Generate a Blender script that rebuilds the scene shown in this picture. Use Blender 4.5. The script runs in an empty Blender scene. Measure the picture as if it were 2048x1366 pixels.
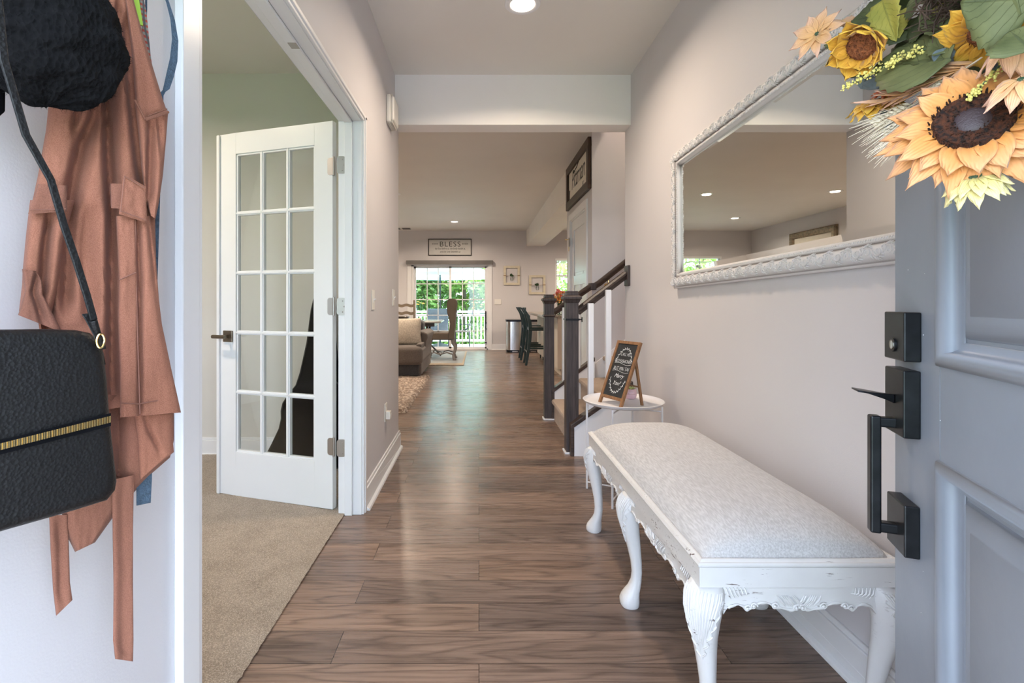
import bpy, bmesh, math, random
from mathutils import Vector, Matrix, noise
R = math.radians
PI = math.pi
SC = bpy.context.scene
COL = SC.collection

# ------------------------------------------------------------------ camera, world, lights, exposure
FPX = 1000.0                      # focal length in pixels of the 2048 px wide frame
VX, VY, CH = 958.0, 604.0, 1.10   # vanishing point of the corridor, camera height
cam_d = bpy.data.cameras.new('camera'); cam = bpy.data.objects.new('camera', cam_d); COL.objects.link(cam)
cam.location = (0, 0, CH); cam.rotation_euler = (R(90), 0, 0)
cam_d.sensor_width = 36.0; cam_d.lens = 36.0 * FPX / 2048.0
cam_d.shift_x = (1024 - VX) / 2048.0
cam_d.shift_y = -(683 - VY) / 2048.0
cam_d.clip_start = 0.02; cam_d.clip_end = 200
SC.camera = cam
SC.view_settings.view_transform = 'Standard'; SC.view_settings.look = 'None'
SC.view_settings.exposure = 0.17; SC.view_settings.gamma = 1.0
SC.view_settings.use_curve_mapping = False

world = bpy.data.worlds.new('world'); SC.world = world; world.use_nodes = True
WB = world.node_tree.nodes['Background']
WB.inputs[0].default_value = (0.67, 0.79, 1.0, 1); WB.inputs[1].default_value = 11.3

def add_light(name, kind, loc, energy, color=(1, 1, 1), size=0.2, size_y=None, rot=(0, 0, 0), **kw):
    d = bpy.data.lights.new(name, kind); d.energy = energy; d.color = color
    if kind == 'AREA':
        d.size = size
        if size_y: d.shape = 'RECTANGLE'; d.size_y = size_y
        else: d.shape = 'DISK'
    for k, v in kw.items(): setattr(d, k, v)
    o = bpy.data.objects.new(name, d); COL.objects.link(o); o.location = loc; o.rotation_euler = rot
    return o
add_light('sun', 'SUN', (0, 20, 20), 9.0, (1.0, 0.95, 0.86), rot=(R(12), R(38), 0), angle=R(1.0))
def portal(loc, w, h, rot):
    o = add_light('daylight_portal', 'AREA', loc, 1, size=w, size_y=h, rot=rot)
    o.data.cycles.is_portal = True
    return o
portal((-0.075, -0.22, 1.02), 0.95, 2.06, (R(90), 0, 0))            # front doorway (faces +Y)
portal((-0.68, 11.72, 1.0), 1.8, 1.95, (R(-90), 0, 0))              # patio slider
portal((-2.94, 11.72, 1.52), 0.95, 1.3, (R(-90), 0, 0))
portal((2.4, 11.72, 1.71), 1.3, 0.8, (R(-90), 0, 0))
portal((-2.3, -0.22, 1.5), 1.7, 1.5, (R(90), 0, 0))                 # office window
WARM = (1.0, 0.81, 0.63)
CAN_LIGHTS = [  # x, y, energy, label
    (0.24, 2.75, 20.5, 'recessed ceiling light over the entry hall, in front of the white beam'),
    (-0.50, 10.19, 34, 'recessed ceiling light above the patio door, near the framed word sign'),
    (-1.29, 7.59, 34, 'lit recessed ceiling light, upper left one seen in the wall mirror'),
    (-2.83, 9.76, 34, 'lit recessed ceiling light, lower middle one seen in the wall mirror'),
    (-3.10, 7.39, 34, 'lit recessed ceiling light at the right edge of the opening seen in the mirror'),
    (-2.9, 5.2, 32, 'added, unseen recessed ceiling light over the shaggy rug in the living room'), (2.6, 7.2, 40, 'added, unseen recessed ceiling light over the near part of the kitchen'),  # unseen living room and kitchen lamps, added to brighten the interior
    (2.6, 9.8, 40, 'added, unseen recessed ceiling light over the far part of the kitchen'), (-2.2, 2.0, 30, 'added, unseen recessed ceiling light in the carpeted office'), (2.2, 5.6, 8, None),  # more unseen lamps, put in to lift the kitchen and office
]

# ------------------------------------------------------------------ helpers
def at(px, py, Y):
    """A pixel of the photograph, at distance Y along the corridor, as a point of the room."""
    return Vector(((px - VX) * Y / FPX, Y, CH - (py - VY) * Y / FPX))

def off(o):
    v = Vector((0, 0, 0))
    while o is not None:
        v += Vector(o.location); o = o.parent
    return v

def tag(o, label=None, cat=None, group=None, kind=None):
    if label: o['label'] = label
    if cat: o['category'] = cat
    if group: o['group'] = group
    if kind: o['kind'] = kind
    return o

def thing(name, loc, label=None, cat=None, group=None, kind=None):
    o = bpy.data.objects.new(name, None); COL.objects.link(o); o.location = loc
    o.empty_display_size = 0.05
    return tag(o, label, cat, group, kind)

def copy_tree(o, parent=None):
    c = o.copy(); COL.objects.link(c)
    if parent is not None: c.parent = parent
    for ch in [x for x in bpy.data.objects if x.parent == o]:
        copy_tree(ch, c)
    return c

class MB:
    def __init__(s): s.v = []; s.f = []
    def add(s, vs, fs, M=None):
        b = len(s.v)
        for p in vs:
            p = Vector(p)
            s.v.append(M @ p if M is not None else p)
        for f in fs: s.f.append([b + i for i in f])
        return s
    def box(s, x0, x1, y0, y1, z0, z1, M=None):
        if x0 > x1: x0, x1 = x1, x0
        if y0 > y1: y0, y1 = y1, y0
        if z0 > z1: z0, z1 = z1, z0
        vs = [(x0,y0,z0),(x1,y0,z0),(x1,y1,z0),(x0,y1,z0),(x0,y0,z1),(x1,y0,z1),(x1,y1,z1),(x0,y1,z1)]
        return s.add(vs, [(0,3,2,1),(4,5,6,7),(0,1,5,4),(1,2,6,5),(2,3,7,6),(3,0,4,7)], M)
    def loft(s, rings, caps=True, closed=True, loop=False, M=None):
        n = len(rings[0]); vs = [p for r in rings for p in r]; fs = []
        m = len(rings)
        for i in range(m - 1 if not loop else m):
            j2 = (i + 1) % m
            for j in range(n if closed else n - 1):
                a = i*n + j; b = i*n + (j+1) % n; c = j2*n + (j+1) % n; d = j2*n + j
                fs.append((a, b, c, d))
        if caps and closed and not loop:
            fs.append(tuple(range(n))[::-1]); fs.append(tuple((m-1)*n + j for j in range(n)))
        return s.add(vs, fs, M)
    def tube(s, pts, r, n=8, caps=True, loop=False, M=None, flat=1.0):
        pts = [Vector(p) for p in pts]; rings = []
        m = len(pts); up = None
        for i, p in enumerate(pts):
            if loop: t = pts[(i+1) % m] - pts[i-1]
            else: t = pts[min(i+1, m-1)] - pts[max(i-1, 0)]
            if t.length < 1e-9: t = Vector((0,0,1))
            t.normalize()
            if up is None:
                up = Vector((0,0,1)) if abs(t.z) < 0.9 else Vector((1,0,0))
            a = t.cross(up)
            if a.length < 1e-6: a = t.orthogonal()
            a.normalize(); b = a.cross(t).normalized(); up = b
            rr = r[i] if isinstance(r, (list, tuple)) else r
            rings.append([p + a*math.cos(2*PI*k/n)*rr + b*math.sin(2*PI*k/n)*rr*flat for k in range(n)])
        return s.loft(rings, caps=caps, loop=loop, M=M)
    def lathe(s, prof, c=(0,0,0), n=24, M=None):
        rings = [[Vector((c[0] + r*math.cos(2*PI*k/n), c[1] + r*math.sin(2*PI*k/n), c[2] + z)) for k in range(n)] for r, z in prof]
        return s.loft(rings, caps=True, M=M)
    def prism(s, poly, fn, d0, d1):
        """poly: list of (a,b); fn(a,b,d) -> point; extruded between d0 and d1"""
        n = len(poly)
        vs = [fn(a, b, d0) for a, b in poly] + [fn(a, b, d1) for a, b in poly]
        fs = [tuple(range(n))[::-1], tuple(range(n, 2*n))]
        for i in range(n): fs.append((i, (i+1) % n, n + (i+1) % n, n + i))
        return s.add(vs, fs)
    def grid(s, fn, nu, nv, M=None):
        vs = [fn(i/nu, j/nv) for i in range(nu+1) for j in range(nv+1)]
        fs = [(i*(nv+1)+j, (i+1)*(nv+1)+j, (i+1)*(nv+1)+j+1, i*(nv+1)+j+1) for i in range(nu) for j in range(nv)]
        return s.add(vs, fs, M)
    def ball(s, c, r, n=8, m=6, sc=(1,1,1), M=None):
        rings = []
        for i in range(1, m):
            th = PI*i/m
            rings.append([Vector((c[0]+r*sc[0]*math.sin(th)*math.cos(2*PI*k/n), c[1]+r*sc[1]*math.sin(th)*math.sin(2*PI*k/n), c[2]-r*sc[2]*math.cos(th))) for k in range(n)])
        b = [Vector((c[0], c[1], c[2]-r*sc[2]))]*n; t = [Vector((c[0], c[1], c[2]+r*sc[2]))]*n
        return s.loft([b]+rings+[t], caps=False, M=M)
    def build(s, name, m, parent=None, smooth=True, bevel=0, seg=2, ang=38, label=None, normals=True):
        me = bpy.data.meshes.new(name)
        o0 = off(parent)
        me.from_pydata([tuple(p - o0) for p in s.v], [], s.f)
        if normals:
            bm = bmesh.new(); bm.from_mesh(me)
            bmesh.ops.remove_doubles(bm, verts=bm.verts, dist=1e-6)
            bmesh.ops.recalc_face_normals(bm, faces=bm.faces)
            bm.to_mesh(me); bm.free()
        ms = m if isinstance(m, (list, tuple)) else [m]
        for x in ms: me.materials.append(x)
        if smooth and len(me.polygons):
            me.polygons.foreach_set('use_smooth', [True]*len(me.polygons))
            me.set_sharp_from_angle(angle=R(ang))
        o = bpy.data.objects.new(name, me); COL.objects.link(o)
        if parent is not None: o.parent = parent
        if bevel:
            b = o.modifiers.new('bevel', 'BEVEL'); b.width = bevel; b.segments = seg; b.limit_method = 'ANGLE'; b.angle_limit = R(40)
            b.harden_normals = False
        if label: o['label'] = label
        return o

def struct(o, label=None, cat=None):
    return tag(o, label, cat, kind='structure')

def frame_of(o, xdir, ydir):
    """Matrix from local (x,y,z) to a point o with the given x and y directions."""
    x = Vector(xdir).normalized(); z = x.cross(Vector(ydir)).normalized(); y = z.cross(x)
    M = Matrix(((x.x, y.x, z.x, o[0]), (x.y, y.y, z.y, o[1]), (x.z, y.z, z.z, o[2]), (0,0,0,1)))
    return M

def text_geo(mb, txt, M, size, shear=0.0, spacing=1.0, depth=0.0008, offset=0.0, sx=1.0, align='CENTER'):
    cu = bpy.data.curves.new('lettering', 'FONT'); cu.body = txt; cu.size = size; cu.shear = shear
    cu.space_character = spacing; cu.extrude = depth; cu.offset = offset; cu.align_x = align; cu.resolution_u = 4
    o = bpy.data.objects.new('lettering', cu); COL.objects.link(o)
    bpy.context.view_layer.update()
    dg = bpy.context.evaluated_depsgraph_get()
    me = bpy.data.meshes.new_from_object(o.evaluated_get(dg))
    mb.add([(v.co.x*sx, v.co.y, v.co.z) for v in me.vertices], [tuple(p.vertices) for p in me.polygons], M)
    bpy.data.objects.remove(o); bpy.data.curves.remove(cu); bpy.data.meshes.remove(me)

# ------------------------------------------------------------------ materials
def new_mat(name):
    m = bpy.data.materials.new(name); m.use_nodes = True
    nt = m.node_tree; return m, nt, nt.nodes['Principled BSDF']
def N(nt, typ, **kw):
    n = nt.nodes.new(typ)
    for k, v in kw.items():
        if k.startswith('i_'): n.inputs[int(k[2:]) if k[2:].isdigit() else k[2:]].default_value = v
        else: setattr(n, k, v)
    return n
def L(nt, a, b): nt.links.new(a, b)
def ramp(nt, fac, stops, interp='LINEAR'):
    r = nt.nodes.new('ShaderNodeValToRGB'); r.color_ramp.interpolation = interp
    e = r.color_ramp.elements
    while len(e) > 1: e.remove(e[-1])
    e[0].position = stops[0][0]; e[0].color = (*stops[0][1], 1) if len(stops[0][1]) == 3 else stops[0][1]
    for p, c in stops[1:]:
        x = e.new(p); x.color = (*c, 1) if len(c) == 3 else c
    L(nt, fac, r.inputs[0]); return r.outputs[0]
def mixc(nt, fac, a, b, mode='MIX'):
    n = nt.nodes.new('ShaderNodeMix'); n.data_type = 'RGBA'; n.blend_type = mode
    for s, v in ((n.inputs[0], fac), (n.inputs[6], a), (n.inputs[7], b)):
        if hasattr(v, 'links'): L(nt, v, s)
        elif isinstance(v, (int, float)): s.default_value = v
        else: s.default_value = (*v, 1)
    return n.outputs[2]
def bump(nt, bsdf, height, strength=0.3, dist=0.01):
    b = N(nt, 'ShaderNodeBump'); b.inputs['Strength'].default_value = strength; b.inputs['Distance'].default_value = dist
    L(nt, height, b.inputs['Height']); L(nt, b.outputs[0], bsdf.inputs['Normal']); return b
def coords(nt, scale=(1,1,1), space='Object', rot=(0,0,0)):
    tc = N(nt, 'ShaderNodeTexCoord'); mp = N(nt, 'ShaderNodeMapping')
    mp.inputs['Scale'].default_value = scale; mp.inputs['Rotation'].default_value = rot
    L(nt, tc.outputs[space], mp.inputs[0]); return mp.outputs[0]
def pos(nt, scale=(1,1,1)):
    g = N(nt, 'ShaderNodeNewGeometry'); mp = N(nt, 'ShaderNodeMapping'); mp.inputs['Scale'].default_value = scale
    L(nt, g.outputs['Position'], mp.inputs[0]); return mp.outputs[0]

def simple(name, col, rough=0.5, metal=0.0, noise_scale=None, noise_amt=0.08, bump_s=0.0, bump_scale=60, scale=(1,1,1), spec=0.5, sheen=0.0, bdist=0.01, coat=0):
    m, nt, b = new_mat(name)
    b.inputs['Base Color'].default_value = (*col, 1); b.inputs['Roughness'].default_value = rough
    b.inputs['Metallic'].default_value = metal; b.inputs['Specular IOR Level'].default_value = spec
    if sheen: b.inputs['Sheen Weight'].default_value = sheen
    if coat: b.inputs['Coat Weight'].default_value = coat
    c = coords(nt, scale)
    if noise_scale:
        n = N(nt, 'ShaderNodeTexNoise'); n.inputs['Scale'].default_value = noise_scale; n.inputs['Detail'].default_value = 4
        L(nt, c, n.inputs[0])
        lo = tuple(x*(1-noise_amt) for x in col); hi = tuple(min(1, x*(1+noise_amt)) for x in col)
        L(nt, ramp(nt, n.outputs[0], [(0.3, lo), (0.7, hi)]), b.inputs['Base Color'])
    if bump_s:
        n2 = N(nt, 'ShaderNodeTexNoise'); n2.inputs['Scale'].default_value = bump_scale; n2.inputs['Detail'].default_value = 3
        L(nt, c, n2.inputs[0]); bump(nt, b, n2.outputs[0], bump_s, bdist)
    return m

def fabric(name, c1, c2, scale=400, rough=0.95, bs=0.35, stretch=(1,1,1), blot=0.15, sheen=0.2):
    m, nt, b = new_mat(name)
    c = coords(nt, stretch)
    n = N(nt, 'ShaderNodeTexNoise'); n.inputs['Scale'].default_value = scale; n.inputs['Detail'].default_value = 2; L(nt, c, n.inputs[0])
    n2 = N(nt, 'ShaderNodeTexNoise'); n2.inputs['Scale'].default_value = 6; n2.inputs['Detail'].default_value = 3; L(nt, c, n2.inputs[0])
    col = ramp(nt, n.outputs[0], [(0.35, c1), (0.65, c2)])
    col = mixc(nt, blot, col, ramp(nt, n2.outputs[0], [(0.35, tuple(x*0.6 for x in c1)), (0.65, c2)]))
    L(nt, col, b.inputs['Base Color']); b.inputs['Roughness'].default_value = rough; b.inputs['Sheen Weight'].default_value = sheen
    bump(nt, b, n.outputs[0], bs, 0.002); return m

def wood(name, dark, light, axis=2, scale=1.0, rough=0.4, grain=26, bs=0.15):
    m, nt, b = new_mat(name)
    sc = [grain*scale]*3; sc[axis] = 1.6*scale
    c = coords(nt, tuple(sc))
    n = N(nt, 'ShaderNodeTexNoise'); n.inputs['Scale'].default_value = 1.6; n.inputs['Detail'].default_value = 6; n.inputs['Distortion'].default_value = 0.6
    L(nt, c, n.inputs[0])
    sc2 = [x*7 for x in sc]; sc2[axis] = 8*scale
    n2 = N(nt, 'ShaderNodeTexNoise'); n2.inputs['Scale'].default_value = 1.5; L(nt, coords(nt, tuple(sc2)), n2.inputs[0])
    col = ramp(nt, n.outputs[0], [(0.3, dark), (0.7, light)])
    col = mixc(nt, 0.35, col, ramp(nt, n2.outputs[0], [(0.4, dark), (0.62, light)]))
    L(nt, col, b.inputs['Base Color']); b.inputs['Roughness'].default_value = rough
    bump(nt, b, n2.outputs[0], bs, 0.001); return m

def wall_paint(name, col):
    m, nt, b = new_mat(name)
    b.inputs['Roughness'].default_value = 0.62; b.inputs['Specular IOR Level'].default_value = 0.3
    p = pos(nt)
    n = N(nt, 'ShaderNodeTexNoise'); n.inputs['Scale'].default_value = 260; n.inputs['Detail'].default_value = 2; L(nt, p, n.inputs[0])
    n2 = N(nt, 'ShaderNodeTexNoise'); n2.inputs['Scale'].default_value = 1.3; L(nt, p, n2.inputs[0])
    L(nt, ramp(nt, n2.outputs[0], [(0.3, tuple(x*0.97 for x in col)), (0.7, tuple(min(1, x*1.02) for x in col))]), b.inputs['Base Color'])
    bump(nt, b, n.outputs[0], 0.12, 0.002); return m

M_WALL = wall_paint('painted wall greige', (0.645, 0.625, 0.64))
M_OFFICE = wall_paint('painted wall office', (0.66, 0.64, 0.60))
M_CEIL = wall_paint('ceiling paint', (0.78, 0.75, 0.71))
M_BEAM = wall_paint('white beam paint', (0.90, 0.875, 0.86))
M_TRIM = simple('white trim paint', (0.80, 0.80, 0.81), 0.32, noise_scale=3, noise_amt=0.02)
M_DOORW = simple('white door paint', (0.78, 0.79, 0.80), 0.3, noise_scale=3, noise_amt=0.02)
M_PLASTIC = simple('white plastic', (0.80, 0.77, 0.72), 0.35)
M_NICKEL = simple('satin nickel', (0.44, 0.41, 0.38), 0.42, 1.0)
M_GREYDOOR = simple('blue grey door enamel', (0.225, 0.25, 0.295), 0.42, noise_scale=7, noise_amt=0.05, bump_s=0.05, bump_scale=30)
M_BLACKMET = simple('dark bronze metal', (0.018, 0.019, 0.022), 0.33, 0.7, noise_scale=30, noise_amt=0.3)
M_GLASS_HANDLE = simple('bronze lever', (0.20, 0.165, 0.13), 0.3, 0.9)
M_BLACK = simple('black fabric', (0.004, 0.004, 0.005), 1.0, spec=0.05, noise_scale=20, noise_amt=0.3)

def glass_mat(name, tint=(1,1,1), refl=0.5):
    m = bpy.data.materials.new(name); m.use_nodes = True; nt = m.node_tree; nt.nodes.clear()
    out = N(nt, 'ShaderNodeOutputMaterial'); mx = N(nt, 'ShaderNodeMixShader')
    tr = N(nt, 'ShaderNodeBsdfTransparent'); tr.inputs[0].default_value = (*tint, 1)
    gl = N(nt, 'ShaderNodeBsdfGlossy'); gl.inputs['Roughness'].default_value = 0.02
    fr = N(nt, 'ShaderNodeFresnel'); fr.inputs[0].default_value = 1.45
    mu = N(nt, 'ShaderNodeMath', operation='MULTIPLY'); mu.inputs[1].default_value = refl
    L(nt, fr.outputs[0], mu.inputs[0]); L(nt, mu.outputs[0], mx.inputs[0]); L(nt, tr.outputs[0], mx.inputs[1]); L(nt, gl.outputs[0], mx.inputs[2]); L(nt, mx.outputs[0], out.inputs[0])
    return m
M_GLASS = glass_mat('window glass', (0.97, 0.99, 0.98), 0.8)
M_DOORGLASS = glass_mat('interior door glass', (0.97, 0.99, 0.98), 0.35)
M_CLEAR = glass_mat('clear jar glass', (0.95, 0.98, 0.97), 1.0)

def emis(name, col, s):
    m = bpy.data.materials.new(name); m.use_nodes = True; nt = m.node_tree; nt.nodes.clear()
    out = N(nt, 'ShaderNodeOutputMaterial'); e = N(nt, 'ShaderNodeEmission'); e.inputs[0].default_value = (*col, 1); e.inputs[1].default_value = s
    L(nt, e.outputs[0], out.inputs[0]); return m
M_LAMP = emis('lit lamp lens', (1.0, 0.86, 0.70), 9.0)

def floor_mat():
    m, nt, b = new_mat('walnut plank vinyl')
    p = pos(nt)
    br = N(nt, 'ShaderNodeTexBrick'); br.offset = 0.37; br.offset_frequency = 2; br.squash = 1.0
    for k, v in (('Color1', (0,0,0,1)), ('Color2', (1,1,1,1)), ('Mortar', (0.5,0.5,0.5,1))): br.inputs[k].default_value = v
    br.inputs['Scale'].default_value = 1.0; br.inputs['Mortar Size'].default_value = 0.0011; br.inputs['Mortar Smooth'].default_value = 0.1
    br.inputs['Brick Width'].default_value = 1.22; br.inputs['Row Height'].default_value = 0.152; br.inputs['Bias'].default_value = 0
    L(nt, p, br.inputs[0])
    rnd = N(nt, 'ShaderNodeSeparateColor'); L(nt, br.outputs[0], rnd.inputs[0])
    mulw = N(nt, 'ShaderNodeMath', operation='MULTIPLY'); mulw.inputs[1].default_value = 37.0; L(nt, rnd.outputs[0], mulw.inputs[0])
    # cathedral figure: contour bands of a stretched low frequency noise
    n1 = N(nt, 'ShaderNodeTexNoise', noise_dimensions='4D'); n1.inputs['Scale'].default_value = 1.0; n1.inputs['Detail'].default_value = 2.5; n1.inputs['Roughness'].default_value = 0.45
    L(nt, pos(nt, (1.0, 7.5, 1)), n1.inputs[0]); L(nt, mulw.outputs[0], n1.inputs['W'])
    k = N(nt, 'ShaderNodeMath', operation='MULTIPLY'); k.inputs[1].default_value = 14.0; L(nt, n1.outputs[0], k.inputs[0])
    fr = N(nt, 'ShaderNodeMath', operation='FRACT'); L(nt, k.outputs[0], fr.inputs[0])
    band = ramp(nt, fr.outputs[0], [(0.0, (0.25,)*3), (0.10, (0.60,)*3), (0.30, (0.92,)*3), (0.75, (1,1,1)), (1.0, (0.25,)*3)])
    n2 = N(nt, 'ShaderNodeTexNoise', noise_dimensions='4D'); n2.inputs['Scale'].default_value = 1.0; n2.inputs['Detail'].default_value = 5
    L(nt, pos(nt, (3.0, 110, 1)), n2.inputs[0]); L(nt, mulw.outputs[0], n2.inputs['W'])
    n3 = N(nt, 'ShaderNodeTexNoise', noise_dimensions='4D'); n3.inputs['Scale'].default_value = 1.0; n3.inputs['Detail'].default_value = 3
    L(nt, pos(nt, (0.9, 7, 1)), n3.inputs[0]); L(nt, mulw.outputs[0], n3.inputs['W'])
    base = ramp(nt, n3.outputs[0], [(0.25, (0.110, 0.078, 0.062)), (0.5, (0.225, 0.158, 0.122)), (0.75, (0.34, 0.24, 0.185))])
    base = mixc(nt, 0.22, base, ramp(nt, n2.outputs[0], [(0.34, (0.10, 0.072, 0.058)), (0.64, (0.40, 0.285, 0.215))]))
    dk = mixc(nt, 0.55, base, band, 'MULTIPLY')
    tone = ramp(nt, rnd.outputs[0], [(0, (0.74, 0.76, 0.80)), (1, (1.12, 1.06, 1.0))])
    c = mixc(nt, 1.0, dk, tone, 'MULTIPLY')
    c = mixc(nt, br.outputs['Fac'], c, (0.018, 0.014, 0.012))
    L(nt, c, b.inputs['Base Color'])
    rr = ramp(nt, n2.outputs[0], [(0.3, (0.22,)*3), (0.7, (0.34,)*3)])
    L(nt, rr, b.inputs['Roughness']); b.inputs['Specular IOR Level'].default_value = 0.32
    bump(nt, b, n2.outputs[0], 0.08, 0.001)
    return m
M_FLOOR = floor_mat()

def carpet_mat(name, a, bb, sc=900):
    m, nt, b = new_mat(name)
    p = pos(nt)
    n = N(nt, 'ShaderNodeTexNoise'); n.inputs['Scale'].default_value = sc*0.28; n.inputs['Detail'].default_value = 4; n.inputs['Roughness'].default_value = 0.7; L(nt, p, n.inputs[0])
    n2 = N(nt, 'ShaderNodeTexNoise'); n2.inputs['Scale'].default_value = 9; n2.inputs['Detail'].default_value = 4; L(nt, p, n2.inputs[0])
    c = mixc(nt, 0.25, ramp(nt, n.outputs[0], [(0.40, tuple(q*.72 for q in a)), (0.50, a), (0.60, bb)]), ramp(nt, n2.outputs[0], [(0.3, a), (0.7, bb)]))
    L(nt, c, b.inputs['Base Color']); b.inputs['Roughness'].default_value = 1.0; b.inputs['Sheen Weight'].default_value = 0.25
    bump(nt, b, n.outputs[0], 0.9, 0.006); return m
M_CARPET = carpet_mat('beige cut pile', (0.30, 0.23, 0.16), (0.62, 0.52, 0.41))
M_STAIRC = carpet_mat('stair carpet', (0.40, 0.29, 0.20), (0.70, 0.54, 0.40))

def distressed(name, axis=0, flat=False):
    m, nt, b = new_mat(name)
    sc = [90, 90, 160]; sc[axis] = 16
    n = N(nt, 'ShaderNodeTexNoise'); n.inputs['Scale'].default_value = 1.0; n.inputs['Detail'].default_value = 5; n.inputs['Roughness'].default_value = 0.65
    L(nt, pos(nt, tuple(sc)), n.inputs[0])
    big = N(nt, 'ShaderNodeTexNoise'); big.inputs['Scale'].default_value = 11; L(nt, pos(nt), big.inputs[0])
    g = N(nt, 'ShaderNodeNewGeometry')
    pt = ramp(nt, g.outputs['Pointiness'], [(0.515, (0,0,0)), (0.57, (1,1,1))]) if not flat else ramp(nt, g.outputs['Pointiness'], [(0.0, (1,1,1))])
    chips = ramp(nt, n.outputs[0], [(0.60, (0,0,0)), (0.625, (1,1,1))])
    patch = ramp(nt, big.outputs[0], [(0.50, (0,0,0)), (0.60, (1,1,1))])
    f = mixc(nt, 1.0, chips, patch, 'MULTIPLY'); f = mixc(nt, 1.0, f, pt, 'MULTIPLY')
    base = ramp(nt, big.outputs[0], [(0.3, (0.66, 0.65, 0.64)), (0.7, (0.72, 0.71, 0.70))])
    L(nt, mixc(nt, f, base, (0.09, 0.055, 0.045)), b.inputs['Base Color']); b.inputs['Roughness'].default_value = 0.42
    bump(nt, b, n.outputs[0], 0.06, 0.001); return m
M_BENCHY = distressed('worn white paint long way', 1)
M_BENCHX = distressed('worn white paint short way', 0)
M_RIM = distressed('worn white rim paint', 0, True)
M_LINEN = fabric('oatmeal linen', (0.46, 0.445, 0.44), (0.61, 0.595, 0.59), scale=260, bs=0.35, stretch=(1, .12, 1), blot=0.08)
M_NEWEL = wood('espresso stained oak', (0.012, 0.008, 0.008), (0.085, 0.062, 0.056), 2, 1, 0.5, 40)
M_RAIL = wood('espresso handrail', (0.014, 0.009, 0.008), (0.085, 0.055, 0.042), 0, 1, 0.42, 40)
M_RAILX = M_RAIL
M_BROWN = wood('walnut stained pine', (0.13, 0.058, 0.022), (0.34, 0.17, 0.075), 2, 1, 0.5, 50)
M_CHALK = simple('chalkboard', (0.022, 0.023, 0.024), 0.8, noise_scale=14, noise_amt=0.35)
M_WHITEINK = simple('white chalk ink', (0.82, 0.82, 0.80), 0.8)
M_WHITEMET = simple('white powder coat', (0.80, 0.79, 0.80), 0.4, noise_scale=5, noise_amt=0.02)
M_PINK = simple('pale pink ceramic', (0.72, 0.50, 0.54), 0.5, noise_scale=10, noise_amt=0.05)
M_INK = simple('black ink', (0.012, 0.012, 0.012), 0.7)
M_PAPER = simple('cream board', (0.70, 0.66, 0.58), 0.8, noise_scale=8, noise_amt=0.04)
M_PAPER2 = simple('white board', (0.60, 0.59, 0.57), 0.8, noise_scale=8, noise_amt=0.03)
M_BARN = wood('charred barn wood', (0.006, 0.004, 0.003), (0.075, 0.03, 0.014), 2, 1, 0.45, 30)
M_COAT = fabric('rose brown cotton', (0.225, 0.082, 0.046), (0.325, 0.132, 0.080), scale=900, bs=0.2, blot=0.18, sheen=0.03)
M_COATD = fabric('rose brown cotton belt', (0.17, 0.064, 0.038), (0.245, 0.100, 0.062), scale=900, bs=0.2, blot=0.2, sheen=0.03)
M_STITCH = simple('rose thread', (0.22, 0.095, 0.065), 0.9)
def leather_mat():
    m, nt, b = new_mat('black pebbled leather')
    b.inputs['Base Color'].default_value = (0.0075, 0.007, 0.007, 1); b.inputs['Specular IOR Level'].default_value = 0.28; b.inputs['Roughness'].default_value = 0.48
    v = N(nt, 'ShaderNodeTexVoronoi'); v.inputs['Scale'].default_value = 330; L(nt, coords(nt), v.inputs[0])
    n = N(nt, 'ShaderNodeTexNoise'); n.inputs['Scale'].default_value = 120; n.inputs['Detail'].default_value = 3; L(nt, coords(nt), n.inputs[0])
    bump(nt, b, mixc(nt, 0.5, v.outputs[0], n.outputs[0]), 0.55, 0.002); return m
M_LEATHER = leather_mat()
M_GOLD = simple('brass zip', (0.85, 0.60, 0.25), 0.25, 1.0)
def knit_mat():
    m, nt, b = new_mat('black cable knit')
    c = coords(nt, (1,1,1))
    w1 = N(nt, 'ShaderNodeTexVoronoi'); w1.inputs['Scale'].default_value = 1.0; L(nt, coords(nt, (210, 210, 130)), w1.inputs[0])
    w2 = N(nt, 'ShaderNodeTexNoise'); w2.inputs['Scale'].default_value = 24; w2.inputs['Distortion'].default_value = 2.5; L(nt, c, w2.inputs[0])
    h = mixc(nt, 0.4, w1.outputs[0], w2.outputs[0])
    L(nt, ramp(nt, h, [(0.2, (0.003, 0.003, 0.0035)), (0.9, (0.009, 0.0085, 0.009))]), b.inputs['Base Color'])
    b.inputs['Roughness'].default_value = 1.0; b.inputs['Specular IOR Level'].default_value = 0.12
    bump(nt, b, h, 1.0, 0.004); return m
M_KNIT = knit_mat()
M_BLUESTRAP = simple('blue webbing', (0.045, 0.072, 0.105), 0.8, noise_scale=200, noise_amt=0.3, bump_s=0.4, bump_scale=400)
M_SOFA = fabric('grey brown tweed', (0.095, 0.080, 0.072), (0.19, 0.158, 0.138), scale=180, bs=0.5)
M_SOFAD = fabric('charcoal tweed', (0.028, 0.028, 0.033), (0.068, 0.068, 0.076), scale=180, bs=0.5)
M_CREAM = fabric('cream knitted', (0.50, 0.43, 0.35), (0.72, 0.65, 0.55), scale=70, bs=0.9)
M_MAUVE = fabric('mauve ruffle', (0.16, 0.125, 0.13), (0.32, 0.26, 0.26), scale=60, bs=0.9)
M_SHAG = carpet_mat('shaggy beige', (0.20, 0.13, 0.09), (0.70, 0.58, 0.47), 110)
M_RUG = carpet_mat('faded blue rug', (0.28, 0.31, 0.32), (0.52, 0.52, 0.50), 300)
M_RUGB = carpet_mat('sand rug border', (0.42, 0.33, 0.22), (0.60, 0.50, 0.37), 300)
M_TAUPE = fabric('taupe linen upholstery', (0.085, 0.066, 0.050), (0.17, 0.135, 0.105), scale=200, bs=0.4)
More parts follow.
